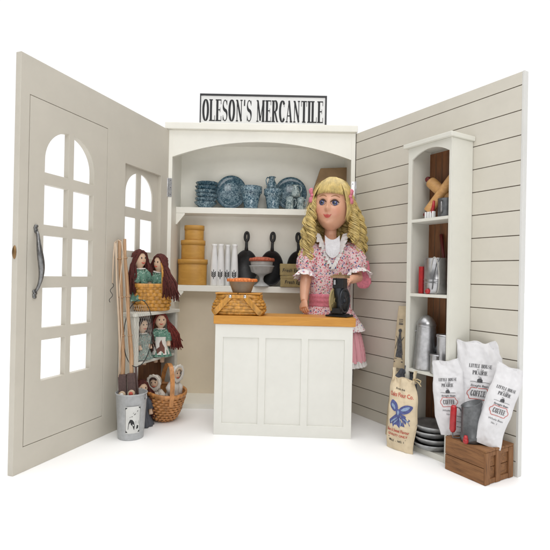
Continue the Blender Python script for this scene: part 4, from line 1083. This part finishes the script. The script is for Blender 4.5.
def rod(label, base, top, mat, gripz, reel, r=.40):
    t = thing('fishing_rod', label, 'fishing rod', base, 0, 'fishing rods in the bucket')
    base, top = Vector(base), Vector(top); ax = top-base; L_ = ax.length; u = ax.normalized()
    wob = [u*(L_*i/10) + Vector((.12*sin(i*1.9), .1*cos(i*1.3), 0)) for i in range(11)]
    m_ = MB().tube(wob, [r*1.15 - .04*r*i for i in range(11)], 9)
    for i in range(1, 10, 2): m_.tube([wob[i]-u*.1, wob[i]+u*.1], r*1.28, 9)
    m_.build('pole', mat, t)
    gx = u.cross(Vector((0, 1, 0))).normalized()
    Mx = Matrix((( gx.x, 0, u.x, 0), (gx.y, 1, u.y, 0), (gx.z, 0, u.z, 0), (0, 0, 0, 1)))
    MB().box(-.72, .72, -.75, -.15, gripz, gripz+3.7, 0, Mx).build('grip', M['grip'], t, bevel=.12)
    rl = MB().lathe([(0, -.25), (.62, -.25), (.62, .25), (0, .25)], 22, 0, Mx @ T(.0, -.85, gripz+.25) @ R(pi/2, 'X')).build('reel', M['cork'], t, bevel=.06)
    MB().lathe([(0, 0), (.36, 0), (.36, .1), (0, .12)], 18, 0, Mx @ T(0, -1.12, gripz+.25) @ R(pi/2, 'X')).build('reel_centre', reel, rl)
    g_ = MB(); g_.tube([Vector((-.25, -.35, 0)) + u*k for k in [L_*.99, L_*.8, L_*.6, L_*.4, 7.5]], .045, 5); g_.build('line', M['rodpale'], t)
    return t
rod('bamboo rod with brown grip and white reel, left in the bucket', bc + Vector((-.9, -.5, .5)), at(119.5, 240, 85.3), M['bamboo'], 6.9, M['paper'])
rod('bamboo rod with brown grip and red reel, right in the bucket', bc + Vector((1.0, -.7, .5)), at(124.5, 239, 85.6), M['bamboo'], 7.2, M['inkred'], .37)
st = thing('cane', 'slim pale cane with looped cord leaning furthest left in the bucket', 'stick', bc + Vector((-1.5, .2, .5)))
tp = at(115.5, 241, 83.5) - (bc + Vector((-1.5, .2, .5)))
MB().tube([tp*(i/10) + Vector((.06*sin(i*1.4), 0, 0)) for i in range(11)], .17, 8).build('stick', M['rodpale'], st)
m_ = MB(); lp_ = [tp + Vector(v) for v in ((0, -.1, -.3), (.5, -.2, .2), (1.1, -.3, -.1), (1.5, -.3, -2.0), (1.0, -.4, -8), (1.6, -.5, -16), (1.2, -.6, -24))]
m_.tube(lp_, .09, 6)
m_.tube([tp + Vector(v) for v in ((-.1, -.1, -.2), (-.25, -.2, -3), (-.3, -.25, -7.5))], .13, 6)
m_.tube([tp + Vector((-.3 + .26*sin(i*.62) - .015*i, -.25, -7.5 - .17*i)) for i in range(21)], .05, 6, 1)
m_.build('cord', [M['rodpale'], M['iron']], st)
# landing net
nt_o = thing('landing_net', 'black hooped landing net with pale mesh standing in the bucket', 'net', bc + Vector((1.1, .9, .5)))
c0 = at(138, 333, 84.3) - (bc + Vector((1.1, .9, .5)))
rx, rz_ = 2.55, 5.9
ring = [(c0.x + rx*sin(2*pi*i/40), c0.y + .9*cos(2*pi*i/40), c0.z + rz_*cos(2*pi*i/40)) for i in range(40)]
MB().tube(ring, .075, 7, closed=True).build('hoop', M['iron'], nt_o)
MB().tube([(0, 0, 0), (c0.x*.5, c0.y*.5, c0.z*.35), (c0.x, c0.y-.9, c0.z-rz_)], .22, 8).build('shaft', M['grip'], nt_o)
ns = MB()
for k in range(-7, 8):
    for d_ in (1, -1):
        pts = []
        for i in range(15):
            t_ = -1 + 2*i/14; x = (k/7.0) + d_*t_*.55; z = t_
            if x*x + z*z <= 1.0: pts.append((c0.x + rx*x*.98, c0.y + .9*z + 1.3*(1-x*x-z*z), c0.z + rz_*z*.98))
        if len(pts) > 1: ns.tube(pts, .018, 4)
ns.build('mesh_bag', M['net'], nt_o)

# ================================================================== RIGHT: NARROW SHELF
NS0, NS1, ND = 20.0, 28.95, 5.2
nsf = thing('narrow_shelf', 'tall narrow white shelf unit with arched top against the siding wing', 'shelf', rf(0, .06), RANG)
MB().box(NS0, NS0+.55, -ND+.35, -.02, 0, 51.4).build('side_panel', M['shelfwhite'], nsf, bevel=.04)
MB().box(NS1-.5, NS1, -ND+.35, -.02, 0, 51.4).build('side_panel', M['shelfwhite'], nsf, bevel=.04)
MB().box(NS0+.55, NS1-.5, -.4, -.02, .6, 51.0).build('back_panel', M['brownwood'], nsf)
m = MB()
for k in range(1, 6): m.box(NS0+.55+k*1.3-.04, NS0+.55+k*1.3+.04, -.43, -.39, .6, 50.8)
m.build('back_grooves', M['groove'], nsf)
lowp = [(NS0+.85+(NS1-NS0-1.3)*i/16, 49.35 + 1.25*(1-(2*i/16-1)**2)) for i in range(17)]
MB().plate([(NS1, 0), (NS1, 51.4), (NS0, 51.4), (NS0, 0), (NS0+.85, 0)] + lowp + [(NS1-.45, 0)], [], -ND, -ND+.34).build('face_frame', M['shelfwhite'], nsf, bevel=.03)
MB().box(NS0-.7, NS1+.45, -ND-.65, -.02, 51.42, 52.15).build('top_moulding', M['shelfwhite'], nsf, bevel=.1)
NSZ = (39.05, 26.45, 13.6, 1.0)
for z in NSZ: MB().box(NS0+.551, NS1-.501, -ND+.05 if z > 2 else -ND+.36, -.41, z-.5, z).build('shelf', M['shelfwhite'], nsf, bevel=.04)
MB().box(NS0+.86, NS1-.46, -ND-.004, -ND+.32, 0.0, .97).build('plinth', M['shelfwhite'], nsf, bevel=.03)
def nrf(px, z, off=2.6):
    """spot on a narrow-shelf board under picture column px"""
    o = rf(0, off); nn = Vector((-cos(AR), -sin(AR), 0)); c0_ = Vector((0, 0, CAMZ)); r = ray(px, 300); t_ = (o-c0_).dot(nn)/r.dot(nn); p_ = c0_ + r*t_
    return Vector((p_.x, p_.y, z))
# top tier: rolling pin, mallet, red dominoes, cup
def spin(name, label, cat, a, b_, r, grip, mat, gripmat, group=None):
    a, b_ = Vector(a), Vector(b_); t = thing(name, label, cat, a, 0, group); ax = b_-a; L_ = ax.length
    Mx = ax.to_track_quat('Z', 'Y').to_matrix().to_4x4()
    MB().lathe([(0, grip), (r*.9, grip), (r, grip+.2), (r, L_-grip-.2), (r*.9, L_-grip), (0, L_-grip)], 24, 0, Mx).build('roller', mat, t)
    for z0, z1 in ((0, grip), (L_-grip, L_)):
        MB().lathe([(0, z0), (r*.4, z0), (r*.55, z0+.3), (r*.42, (z0+z1)/2), (r*.5, z1-.1), (0, z1)] if z0 == 0 else [(0, z0), (r*.5, z0+.1), (r*.42, (z0+z1)/2), (r*.55, z1-.3), (r*.4, z1), (0, z1)], 16, 0, Mx).build('handle', gripmat, t)
    return t
z1 = NSZ[0]
spin('rolling_pin', 'wooden rolling pin slanting across the top tier of narrow shelf', 'rolling pin', nrf(423, z1+.5, 4.2), rf(28.2, 1.6, z1+8.6), .82, .9, M['pinwood'], M['darkred'], 'rolling pins on the narrow shelf')
spin('rolling_pin', 'thick rolling pin with dark red handle behind the slanting one', 'rolling pin', rf(27.2, 1.9, z1+2.2), nrf(424.5, z1+7.3, 2.6), .95, 1.0, M['pinwood'], M['darkred'], 'rolling pins on the narrow shelf')
q = nrf(430.5, z1, 4.3); t = thing('brush', 'little red handled brush with white bristles on top tier', 'brush', q, RANG)
MB().tube([(0, 0, .9), (.15, .1, 2.0), (.25, .1, 2.9)], [.3, .26, .2], 10).build('handle', M['red'], t)
m = MB()
for k in range(4): m.box(-1.35+k*.5, -1.0+k*.5, -.3, .3, .02, 1.15)
m.build('bristles', M['milk'], t, bevel=.08)
q = nrf(444.5, z1, 3.2); t = thing('tin_cup', 'tin cup with wire handle at right of top tier', 'cup', q, RANG)
MB().lathe([(0, .03), (1.25, .03), (1.3, .2), (1.3, 3.0), (1.36, 3.1), (1.22, 3.1), (1.2, .3), (0, .25)], 30).build('cup', M['tindark'], t)
MB().tube([(.2, -1.35, 2.6), (.6, -1.9, 2.3), (.6, -1.9, 1.1), (.2, -1.35, .6)], .1, 8).build('handle', M['tin'], t)
# second tier: pail, red book, red knob and stick
z2 = NSZ[1]
q = nrf(435.5, z2, 2.9); t = thing('pail', 'shiny tin pail with wire bail on second tier of narrow shelf', 'pail', q, RANG)
MB().lathe([(0, .03), (1.85, .03), (1.95, .2), (1.95, 1.7), (2.02, 1.8), (1.95, 1.95), (1.95, 2.3), (2.02, 2.4), (1.95, 2.55), (1.95, 5.9), (2.05, 6.0), (1.9, 6.02), (1.85, .4), (0, .35)], 44).build('can', M['tin'], t)
MB().tube([(1.3 + .8*cos(2*pi*i/28)*1.0, -1.75 - .25*sin(2*pi*i/28), 3.1 + 3.0*sin(2*pi*i/28)) for i in range(28)], .09, 6, closed=True).build('bail', M['net'], t)
MB().tube([(1.9, -1.3, 6.0), (1.6, -1.75, 5.0), (1.1, -2.0, 2.5), (.9, -1.95, .8)], .07, 6).build('chain', M['tindark'], t)
q = nrf(423.3, z2, 3.6); o = MB().box(-.42, .42, -.8, .8, .01, 4.6).build('tin_box', M['red'], loc=q, rot=(0, 0, RANG), bevel=.06); tag(o, 'narrow red box upright beside the tin pail', 'box')
q = nrf(427.6, z2+.46, 4.85); o = MB().ball((0, 0, 0), .46, 16).build('ball', M['red'], loc=q); tag(o, 'small red wooden ball at the foot of the tin pail', 'ball')
q = nrf(441, z2, 1.3); t = thing('spoon', 'dark red stick spoon leaning upright behind the tin pail', 'spoon', q, RANG)
MB().tube([(1.2, .3, 0), (.4, .2, 5), (-.55, .4, 10.2)], [.2, .22, .3], 10).build('stem', M['darkred'], t)
MB().ball((1.25, .25, .9), (.7, .25, .9), 14).build('bowl', M['darkred'], t)
# third tier: coffee pot and cups
z3 = NSZ[2]
q = nrf(427, z3, 3.0); t = thing('coffee_pot', 'tall grey conical coffee pot with domed lid on third tier', 'coffee pot', q, RANG)
MB().lathe([(0, .03), (2.1, .03), (2.15, .2), (1.55, 7.2), (1.6, 7.35), (0, 7.35)], 44).build('pot', M['tin'], t)
MB().lathe([(1.58, 7.36), (1.62, 7.5), (1.45, 8.1), (.95, 8.8), (.4, 9.2), (0, 9.25)], 36).build('lid', M['tin'], t)
MB().tube([(-1.55, -.3, 6.4), (-2.5, -.5, 6.2), (-2.95, -.6, 4.6), (-2.6, -.5, 2.2), (-2.1, -.4, .9)], .12, 8).tube([(-1.6, -.3, 5.8), (-2.2, -.5, 5.4), (-2.45, -.6, 4.2), (-2.2, -.5, 2.8)], .07, 6).build('handle', M['tin'], t)
MB().tube([(1.6, .2, 3.2), (2.6, .4, 4.6), (3.0, .4, 6.2)], [.4, .3, .24], 10).build('spout', M['tindark'], t)
for px, off, r, h, l in ((437.8, 4.4, 1.02, 3.1, 'small tin cup in front of the coffee pot'), (446, 3.6, 1.3, 6.4, 'taller grey tin canister half hidden at right of third tier')):
    q = nrf(px, z3, off); t = thing('tin_cup' if h < 4 else 'canister', l, 'cup' if h < 4 else 'canister', q, RANG)
    MB().lathe([(0, .02), (r, .02), (r*1.03, .15), (r, h*.92), (r*1.08, h*.94), (r*1.05, h), (0, h)], 30).build('cup' if h < 4 else 'can', M['tin'], t)
    MB().tube([(r, .1, h*.8), (r+.5, .1, h*.78), (r+.55, .1, h*.35), (r, .1, h*.3)], .08, 6).build('handle', M['tindark'], t)
# bottom: stack of tin plates
pls = ['dark tin plate at the bottom of the plate stack', 'dark tin plate second from bottom of its stack', 'dark tin plate second from top of its stack', 'dark tin plate on top of the stack of four']
q = rf(24.5, 3.3, NSZ[3]+.02)
for k in range(4):
    o = MB().lathe([(0, .1), (2.3, .1), (2.4, 0), (2.6, .08), (2.95, .5), (3.2, .78), (3.28, .9), (3.24, 1.0), (3.1, 1.02), (2.8, .8), (2.2, .3), (0, .28)], 52).build('plate', M['tinplate'], loc=(q.x + .12*sin(k*2.1), q.y + .1*cos(k*3), q.z + k*.98), rot=(0, .015*((k % 3)-1), k))
    tag(o, pls[k], 'plate', 'tin plates stacked at the foot of the narrow shelf')

# ================================================================== SACKS
def sackmap(W, Hh, Tt, pinch=.55, seed=0, topn=.9):
    """pillow shaped front: (x,z,d) -> point"""
    def half(z):
        v = max(0, min(1, z/Hh)); return W/2*(.93 + .09*sin(pi*v) + .035*noise.noise(Vector((z*.9, seed, 8))))*(1 if v < .85 else 1 - (1-topn)*((v-.85)/.15))
    def bend(z): return .16*sin(z*.55 + seed*2) + .07*sin(z*1.3 + seed)
    def dep(x, z):
        v = max(0, min(1, z/Hh)); u = max(-1, min(1, x/half(z)))
        base = sqrt(max(0, 1-u*u))**.9 * (sin(pi*min(1, max(.0, .06+.94*v)))**.5 if v > .5 else (.35+.65*min(1, v*3.2))) * (1 - .55*max(0, v-.6)/.4)
        wr = .20*noise.noise(Vector((x*.8+seed, z*.55, seed))) + .10*noise.noise(Vector((x*2.2+seed, z*1.6, 3)))
        crease = .22*sin((x*1.5 + z*.5 + seed)*1.7)*max(0, v-.68)*3 + .12*sin(x*4.2 + seed)*max(0, v-.8)*4 + .16*abs(noise.noise(Vector((x*.5 + z*.35, z*.30 - x*.2, seed+4)))) - .10*abs(noise.noise(Vector((x*.9 - z*.5, z*.7, seed+9))))
        return Tt*base + (wr + crease)*(1-abs(u)**4)
    return half, dep, (lambda x, z, d: (x + bend(z), -dep(x, z) - d*1.2 - .015, z)), bend
def sack(name, label, loc, yaw, W, Hh, Tt, mat, lean=0, roll=0, seed=0, topn=.9, group=None, cat='sack'):
    t = thing(name, label, cat, loc, 0, group, rot=(0, 0, 0))
    t.rotation_euler = (Matrix.Rotation(yaw, 3, 'Z') @ Matrix.Rotation(lean, 3, 'X') @ Matrix.Rotation(roll, 3, 'Y')).to_euler()
    half, dep, fm, bend = sackmap(W, Hh, Tt, seed=seed, topn=topn)
    m_ = MB(); nu, nv = 56, 100
    for sgn in (-1, 1):
        vs = []; fs = []
        for i in range(nv+1):
            z = Hh*i/nv + 0
            for j in range(nu+1):
                u = sin((j/nu-.5)*pi); x = u*half(z)
                yy = dep(x, z) if sgn < 0 else dep(x, z)*.7
                edge = .55*noise.noise(Vector((x*.7, seed, 1)))*(1 if i == nv else 0)
                vs.append((x + bend(z), sgn*yy, z + edge))
        for i in range(nv):
            for j in range(nu): fs.append((i*(nu+1)+j, i*(nu+1)+j+1, (i+1)*(nu+1)+j+1, (i+1)*(nu+1)+j))
        fs2 = fs
        m_.add(vs, fs2, 0, True)
    # hem and corner ears
    vs = []
    m_.build('cloth', mat, t, weld=True)
    s_ = MB(); s_.tube([(half(Hh*i/20) + bend(Hh*i/20), 0, Hh*i/20) for i in range(21)], [(.05, .12)]*21, 6); s_.tube([(-half(Hh*i/20) + bend(Hh*i/20), 0, Hh*i/20) for i in range(21)], [(.05, .12)]*21, 6)
    s_.tube([(-half(Hh) + bend(Hh) + 2*half(Hh)*i/16, .03*sin(i*2.2), Hh + .55*noise.noise(Vector(((-half(Hh) + 2*half(Hh)*i/16)*.7, seed, 1))) + .0) for i in range(17)], [(.10, .06)]*17, 6)
    s_.build('seam', mat, t)
    return t, fm, half
def coffee_print(t, fm, W, Hh):
    k = W/5.6; m_ = MB()
    z = Hh*.70
    put_serif(m_, 'LITTLE HOUSE', .62*k, 3.6*k, 0, z, fm)
    put_word(m_, 'on the', .42*k, 0, z-.42*k, fm, 0, .2)
    put_serif(m_, 'PRAIRIE', .66*k, 2.35*k, 0, z-1.15*k, fm)
    put_poly(m_, [(-.42*k, z-2.35*k), (.42*k, z-2.35*k), (.42*k, z-1.95*k), (.12*k, z-1.72*k), (-.12*k, z-1.72*k), (-.42*k, z-1.95*k)], fm)
    put_line(m_, [(.25*k, z-1.8*k), (.12*k, z-1.55*k), (-.25*k, z-1.5*k)], .07*k, fm)
    put_line(m_, [(-1.5*k + 3*k*i/10, z-2.38*k + .05*k*sin(i)) for i in range(11)], .06*k, fm)
    put_word(m_, 'Straight Bean', .52*k, 0, z-3.15*k, fm, 0, .15, .006)
    put_serif(m_, 'COFFEE', .95*k, 2.3*k, 0, z-4.75*k, fm)
    put_word(m_, 'Whole Bean', .55*k, 0, z-6.2*k, fm, 0, .1)
    put_word(m_, 'No. 1', .5*k, 0, z-6.95*k, fm)
    m_.build('print', M['sackink'], t, weld=False)
    # red scalloped badge outline
    m_ = MB(); zc = z-4.3*k; pts = []
    for i in range(48):
        a = 2*pi*i/48; r = 1 + .07*cos(6*a)
        sx_ = (abs(cos(a))**.55)*(1 if cos(a) > 0 else -1); sz_ = (abs(sin(a))**.75)*(1 if sin(a) > 0 else -1)
        pts.append((1.62*k*r*sx_, zc + .98*k*r*sz_))
    put_line(m_, pts, .10*k, fm, closed=True); m_.build('badge', M['inkred'], t, weld=False)
# crate
cr0 = rf(30.05, .3); CL, CH = 6.6, 4.7
cr = thing('crate', 'rough brown wooden crate on the floor under the coffee sacks', 'crate', cr0, RANG)
b = MB()
for k in range(2): b.box(0, CL, -CL, -CL+.35, k*2.36+.02, k*2.36+2.3)
b.build('front_boards', M['crate'], cr, bevel=.06)
b = MB()
for k in range(2): b.box(0, CL, -.35, 0, k*2.36+.02, k*2.36+2.3)
b.build('back_boards', M['crate'], cr, bevel=.06)
b = MB()
for k in range(2): b.box(CL-.36, CL-.03, -CL+.36, -.36, k*2.36+.03, k*2.36+2.29)
b.build('end_boards', M['crate'], cr, bevel=.05)
b = MB()
for y in (-CL+.0, -CL*.5-.9, -1.15): b.box(CL-.02, CL+.28, y, y+1.1, .05, 4.6)
b.box(CL-.02, CL+.2, -CL+1.12, -1.17, .06, .75).box(CL-.02, CL+.2, -CL+1.12, -1.17, 3.95, 4.58)
b.build('end_slats', M['cratez'], cr, bevel=.06)
MB().box(0.01, .34, -CL+.36, -.36, .03, 4.6).build('inner_end', M['crate'], cr, bevel=.04)
b = MB()
for k in range(3): b.box(-.05, CL+.3, -CL+.02+k*2.2, -CL+2.16+k*2.2, 4.63, 4.98)
b.build('lid_boards', M['crate'], cr, bevel=.07)
CT = 5.0
def oncr(px, off): q = nrf(px, CT, off); return q
yw = radians(-30)
t, fm, hf = sack('coffee_sack', 'small white coffee sack tilted outward at left of the crate', oncr(456.5, 5.2), radians(-26), 4.4, 11.2, .85, M['sack'], radians(-2), radians(-8), 1.3, .97, 'printed coffee sacks on the crate'); coffee_print(t, fm, 4.1, 11.8)
t, fm, hf = sack('coffee_sack', 'tallest white coffee sack standing in the middle of the crate', oncr(479, 2.7), radians(-22), 7.0, 14.3, 1.4, M['sack'], radians(-6), radians(1.5), 4.1, 1.04, 'printed coffee sacks on the crate'); coffee_print(t, fm, 5.0, 14.9)
t, fm, hf = sack('coffee_sack', 'white coffee sack leaning right towards the edge of the siding', oncr(489, 4.9), radians(-12), 3.9, 11.8, 1.15, M['sack'], radians(-8), radians(17), 7.7, .97, 'printed coffee sacks on the crate'); coffee_print(t, fm, 4.1, 12.0)
# grey scoop with red handle
q = oncr(473.5, 5.4); t = thing('tin_scoop', 'dark grey slant-topped tin measure on crate front', 'measure', q, radians(-12))
m = MB(); vs = []; fs = []; n = 36
for r, zf in ((1.45, lambda a: .02), (1.5, lambda a: .9), (1.42, lambda a: 1.0), (1.42, lambda a: 5.55 + .55*cos(a)), (1.5, lambda a: 5.65 + .55*cos(a)), (1.33, lambda a: 5.6 + .55*cos(a)), (1.33, lambda a: .5)):
    for j in range(n):
        a = 2*pi*j/n; vs.append((r*cos(a), r*sin(a), zf(a)))
for i in range(6):
    for j in range(n):
        j2 = (j+1) % n; fs.append((i*n+j, i*n+j2, (i+1)*n+j2, (i+1)*n+j))
fs.append(tuple(range(n))); fs.append(tuple(6*n+j for j in range(n)))
m.add(vs, fs, 0, True); m.build('cup', M['tindark'], t)
MB().tube([(-.95, -1.25, 1.2), (-1.0, -1.4, .5)], [.22, .42], 12).ball((-1.0, -1.45, .42), .42, 12).build('knob', M['red'], t)
q = oncr(457.5, 6.55); t = thing('grater', 'small wire hand tool with bright red handle standing on the crate', 'kitchen tool', q, radians(-12))
MB().tube([(-.35, 0, 1.0), (-.35, 0, 1.4), (-.32, 0, 3.0), (-.25, 0, 4.7), (-.25, 0, 5.0)], [.3, .48, .46, .45, .3], 14).build('handle', M['red'], t)
m = MB().tube([(-.35, 0, 1.0), (-.3, 0, .2), (.5, 0, .12), (1.15, 0, .5), (1.2, 0, 3.4), (.6, 0, 4.6), (-.2, 0, 4.9)], .1, 8)
for k in range(4): m.tube([(.2, 0, 1.0+k*.8), (1.2, 0, 1.0+k*.75)], .05, 6)
m.build('wire_frame', M['tindark'], t)
# flour sack
a0 = onz(384.5, 447); a1 = onz(411.5, 456); fy = atan2(a1.y-a0.y, a1.x-a0.x); mid = (a0+a1)/2
nrm = Vector((sin(fy), -cos(fy), 0))
fbase = mid - nrm*.75
t, fm, hf = sack('flour_sack', 'natural cotton flour sack with blue bow print standing on the floor', fbase, fy, 5.3, 12.0, 1.15, M['flour'], radians(-4), 0, 2.2, .8)
for s_ in (-1, 1):
    x = s_*1.95
    MB().tube([(x, 0, 11.5), (x*1.02, -.05, 12.1), (x*1.0, 0, 12.9), (x*1.05, .05, 13.6)], [(.3, .75), (.18, .22), (.22, .42), (.1, .5)], 10).build('tied_ear', M['flour'], t)
m = MB()
for k in range(3): m.tube([(1.97 + .28*cos(2*pi*i/16), .28*sin(2*pi*i/16), 12.05+k*.12) for i in range(16)], .06, 5, closed=True)
m.tube([(2.1, -.25, 12.1), (2.9, -.4, 11.9), (3.4, -.3, 11.3)], .1, 6).tube([(2.1, -.25, 12.1), (2.7, -.45, 12.4), (3.3, -.3, 12.2), (3.2, -.3, 11.8)], .1, 6)
m.build('twine', M['twine'], t)
m = MB(); put_word(m, 'From the', .5, -.2, 10.05, fm, 0, .1, .006); put_word(m, 'BEMIS  BRO.', .55, -.3, 1.55, fm, 0, 0, .012, .0001) if False else None
put_line(m, [(-1.9, 2.05), (1.5, 2.05)], .06, fm); put_word(m, 'MILLS  -  NO. 1', .45, -.2, 1.45, fm, 0, 0, .01)
m.build('black_print', M['black'], t, weld=False)
for wd_, sz_, x_, z_, sx_ in (('Oaks Flour Co.', .98, -.05, 8.95, .72), ('Best & Sweet Flavour', .78, -.15, 3.1, .62), ('QUALITY ONLY', .52, -.15, 2.4, 1)):
    m = MB(); put_word(m, wd_, sz_, x_, z_, fm, 0, 0, .013, sx_); m.build('red_print', M['inkred'], t, weld=False)
m = MB(); m2 = MB()
def lobe(cx, cz, rx, rz_, an, fm_, mb_, d, wob=.06, ph=0):
    a = radians(an); put_poly(mb_, [(cx + rx*(1+wob*sin(3*t_+ph))*cos(t_)*cos(a) - rz_*sin(t_)*sin(a), cz + rx*(1+wob*sin(3*t_+ph))*cos(t_)*sin(a) + rz_*sin(t_)*cos(a)) for t_ in [2*pi*i/20 for i in range(20)]], fm_, 0, d)
for k, L_ in enumerate(((-1.15, 7.35, 1.0, .72, -52), (1.1, 7.1, 1.2, .68, 26), (-.1, 6.35, .5, .62, 10))):
    lobe(*L_, fm, m, .05+.004*k, .10, k)
for k, pl_ in enumerate(([(-.3, 6.3), (-1.2, 5.6), (-2.0, 4.9), (-1.75, 4.2), (-1.3, 4.5), (-1.0, 3.9), (-.3, 4.6), (.05, 5.7)], [(.0, 6.1), (.75, 5.2), (1.15, 4.3), (.5, 4.35), (.2, 3.95), (-.5, 4.4), (-.4, 5.2)], [(.2, 6.3), (1.1, 6.1), (2.0, 5.5), (1.7, 5.2), (2.0, 4.6), (1.2, 4.8), (.5, 5.5)])):
    put_poly(m, pl_, fm, 0, .03+.004*k)
for k, L_ in enumerate(((1.15, 7.2, .8, .26, 28), (-1.15, 7.3, .6, .26, -50), (-.1, 6.4, .2, .38, 0), (-.95, 5.1, .8, .13, 38), (-.6, 4.9, .6, .09, 50), (.3, 5.0, .12, .7, 8), (1.3, 5.4, .6, .12, -25))):
    lobe(*L_, fm, m2, .075+.003*k, .08, k)
m.build('bow_print', M['inkblue'], t, weld=False); m2.build('bow_highlights', M['inkpale'], t, weld=False)
# slate bag behind it and tall tan sack
t, fm, hf = sack('cloth_bag', 'dark slate cloth bag squeezed behind the flour sack', fbase - nrm*1.95 - Vector((cos(fy), sin(fy), 0))*.85, fy, 4.9, 12.9, .8, M['darkbag'], radians(-3), 0, 9.1, .55)
MB().tube([(0, 0, 12.6), (.1, 0, 13.2), (.2, .05, 13.9)], [(.3, .9), (.2, .5), (.15, .8)], 10).build('gathered_neck', M['darkbag'], t)
q = rf(15.9, 2.7); t = thing('tall_sack', 'tall tan tapering sack with dark printed figure leaning beside narrow shelf', 'sack', q, RANG + radians(14), rot=(radians(-3), 0, RANG + radians(14)))
m = MB(); vs = []; fs = []
wd = lambda v: 2.25*(1-v) + .72*v + .12*sin(v*9)
for sgn in (-1, 1):
    vs = []; fs = []
    for i in range(25):
        v = i/24
        for j in range(13):
            u = sin((j/12-.5)*pi); vs.append((u*wd(v), sgn*(.9*(1-v)+.15)*sqrt(max(0, 1-u*u)) + sgn*.05*sin(v*30+u*3)*(1-abs(u)), 23.9*v))
    for i in range(24):
        for j in range(12): fs.append((i*13+j, i*13+j+1, (i+1)*13+j+1, (i+1)*13+j))
    m.add(vs, fs, 0, True)
m.build('cloth', M['tansack'], t)
fm = lambda x, z, d: (x, -(.9*(1-z/23.9)+.15)*sqrt(max(0, 1-(x/wd(z/23.9))**2)) - .07 - d, z)
m = MB()
put_poly(m, [(-.35, 14.6), (.5, 14.5), (.55, 16.6), (.3, 18.0), (.15, 19.0), (-.15, 19.1), (-.3, 18.0), (-.45, 16.6)], fm)
put_line(m, [(-.9, 16.0), (-.4, 17.6), (-.7, 18.3)], .12, fm); put_line(m, [(.7, 15.0), (.3, 17.4), (.75, 18.2)], .12, fm)
put_line(m, [(-1.0, 13.6), (.8, 13.7)], .16, fm); put_line(m, [(-.9, 14.2), (.8, 14.25)], .1, fm); put_line(m, [(-.3, 20.6), (.5, 20.6)], .1, fm)
for k in range(7):
    z_ = 12.0 + .22*k if k < 3 else 19.6 + .3*k; put_line(m, [(-.9 + .1*k*(k < 3), z_), (.2, z_ + .03), (.75, z_)] if k < 3 else [(-.35, z_), (.4, z_)], .09, fm)
put_poly(m, [(.35*cos(a_*.5236), 19.35 + .35*sin(a_*.5236)) for a_ in range(12)], fm, 0, .04)
put_poly(m, [(-.7, 14.5), (.7, 14.4), (.45, 15.9), (-.45, 16.0)], fm, 0, .036)
m.build('figure_print', M['sackink'], t, weld=False)

# ================================================================== CAMERA, LIGHT, WORLD
cam = bpy.data.cameras.new('camera'); co = bpy.data.objects.new('camera', cam); C.objects.link(co)
cam.sensor_width = 36; cam.sensor_height = 36; cam.sensor_fit = 'HORIZONTAL'; cam.lens = 36*F/550
cam.clip_start = .05; cam.clip_end = 100
co.matrix_world = Matrix.Translation((0, 0, CAMZ*S)) @ Matrix.Rotation(pi/2 + PITCH, 4, 'X') @ Matrix.Rotation(ROLL, 4, 'Z')
scn.camera = co
w = bpy.data.worlds.new('World'); scn.world = w; w.use_nodes = True
nt = w.node_tree; bg = nt.nodes['Background']
tc = nt.nodes.new('ShaderNodeTexCoord'); sep = nt.nodes.new('ShaderNodeSeparateXYZ'); nt.links.new(tc.outputs['Generated'], sep.inputs[0])
mr = nt.nodes.new('ShaderNodeMapRange'); mr.inputs['From Min'].default_value = .15; mr.inputs['From Max'].default_value = .55
mr.inputs['To Min'].default_value = .2; mr.inputs['To Max'].default_value = 1.04
nt.links.new(sep.outputs['Y'], mr.inputs['Value'])
mz = nt.nodes.new('ShaderNodeMapRange'); mz.inputs['From Min'].default_value = .5; mz.inputs['From Max'].default_value = .85
mz.inputs['To Min'].default_value = 0; mz.inputs['To Max'].default_value = 2.0
nt.links.new(sep.outputs['Z'], mz.inputs['Value'])
mm = nt.nodes.new('ShaderNodeMath'); mm.operation = 'MAXIMUM'
nt.links.new(mr.outputs['Result'], mm.inputs[0]); nt.links.new(mz.outputs['Result'], mm.inputs[1]); nt.links.new(mm.outputs[0], bg.inputs['Strength'])
bg.inputs['Color'].default_value = (1, 1, 1, 1)
def area(name, loc, target, size, power, col=(1, 1, 1)):
    l = bpy.data.lights.new(name, 'AREA'); l.shape = 'RECTANGLE'; l.size = size[0]; l.size_y = size[1]; l.energy = power; l.color = col
    o = bpy.data.objects.new(name, l); C.objects.link(o); o.location = loc
    o.rotation_euler = (Vector(target)-Vector(loc)).to_track_quat('-Z', 'Y').to_euler()
area('key_softbox', (.2, -.9, 1.2), (0, 1.0, .28), (1.0, .8), 11.0, (1, .985, .96))
area('overhead_softbox', (0, .35, 2.3), (0, .75, 0), (1.8, 1.4), 9, (1, .99, .97))
scn.view_settings.view_transform = 'Standard'; scn.view_settings.look = 'None'; scn.view_settings.exposure = 0; scn.view_settings.gamma = 1
scn.render.engine = 'CYCLES'
try:
    scn.cycles.use_denoising = True; scn.cycles.denoiser = 'OPENIMAGEDENOISE'
except Exception: pass
scn.cycles.max_bounces = 8; scn.cycles.diffuse_bounces = 5
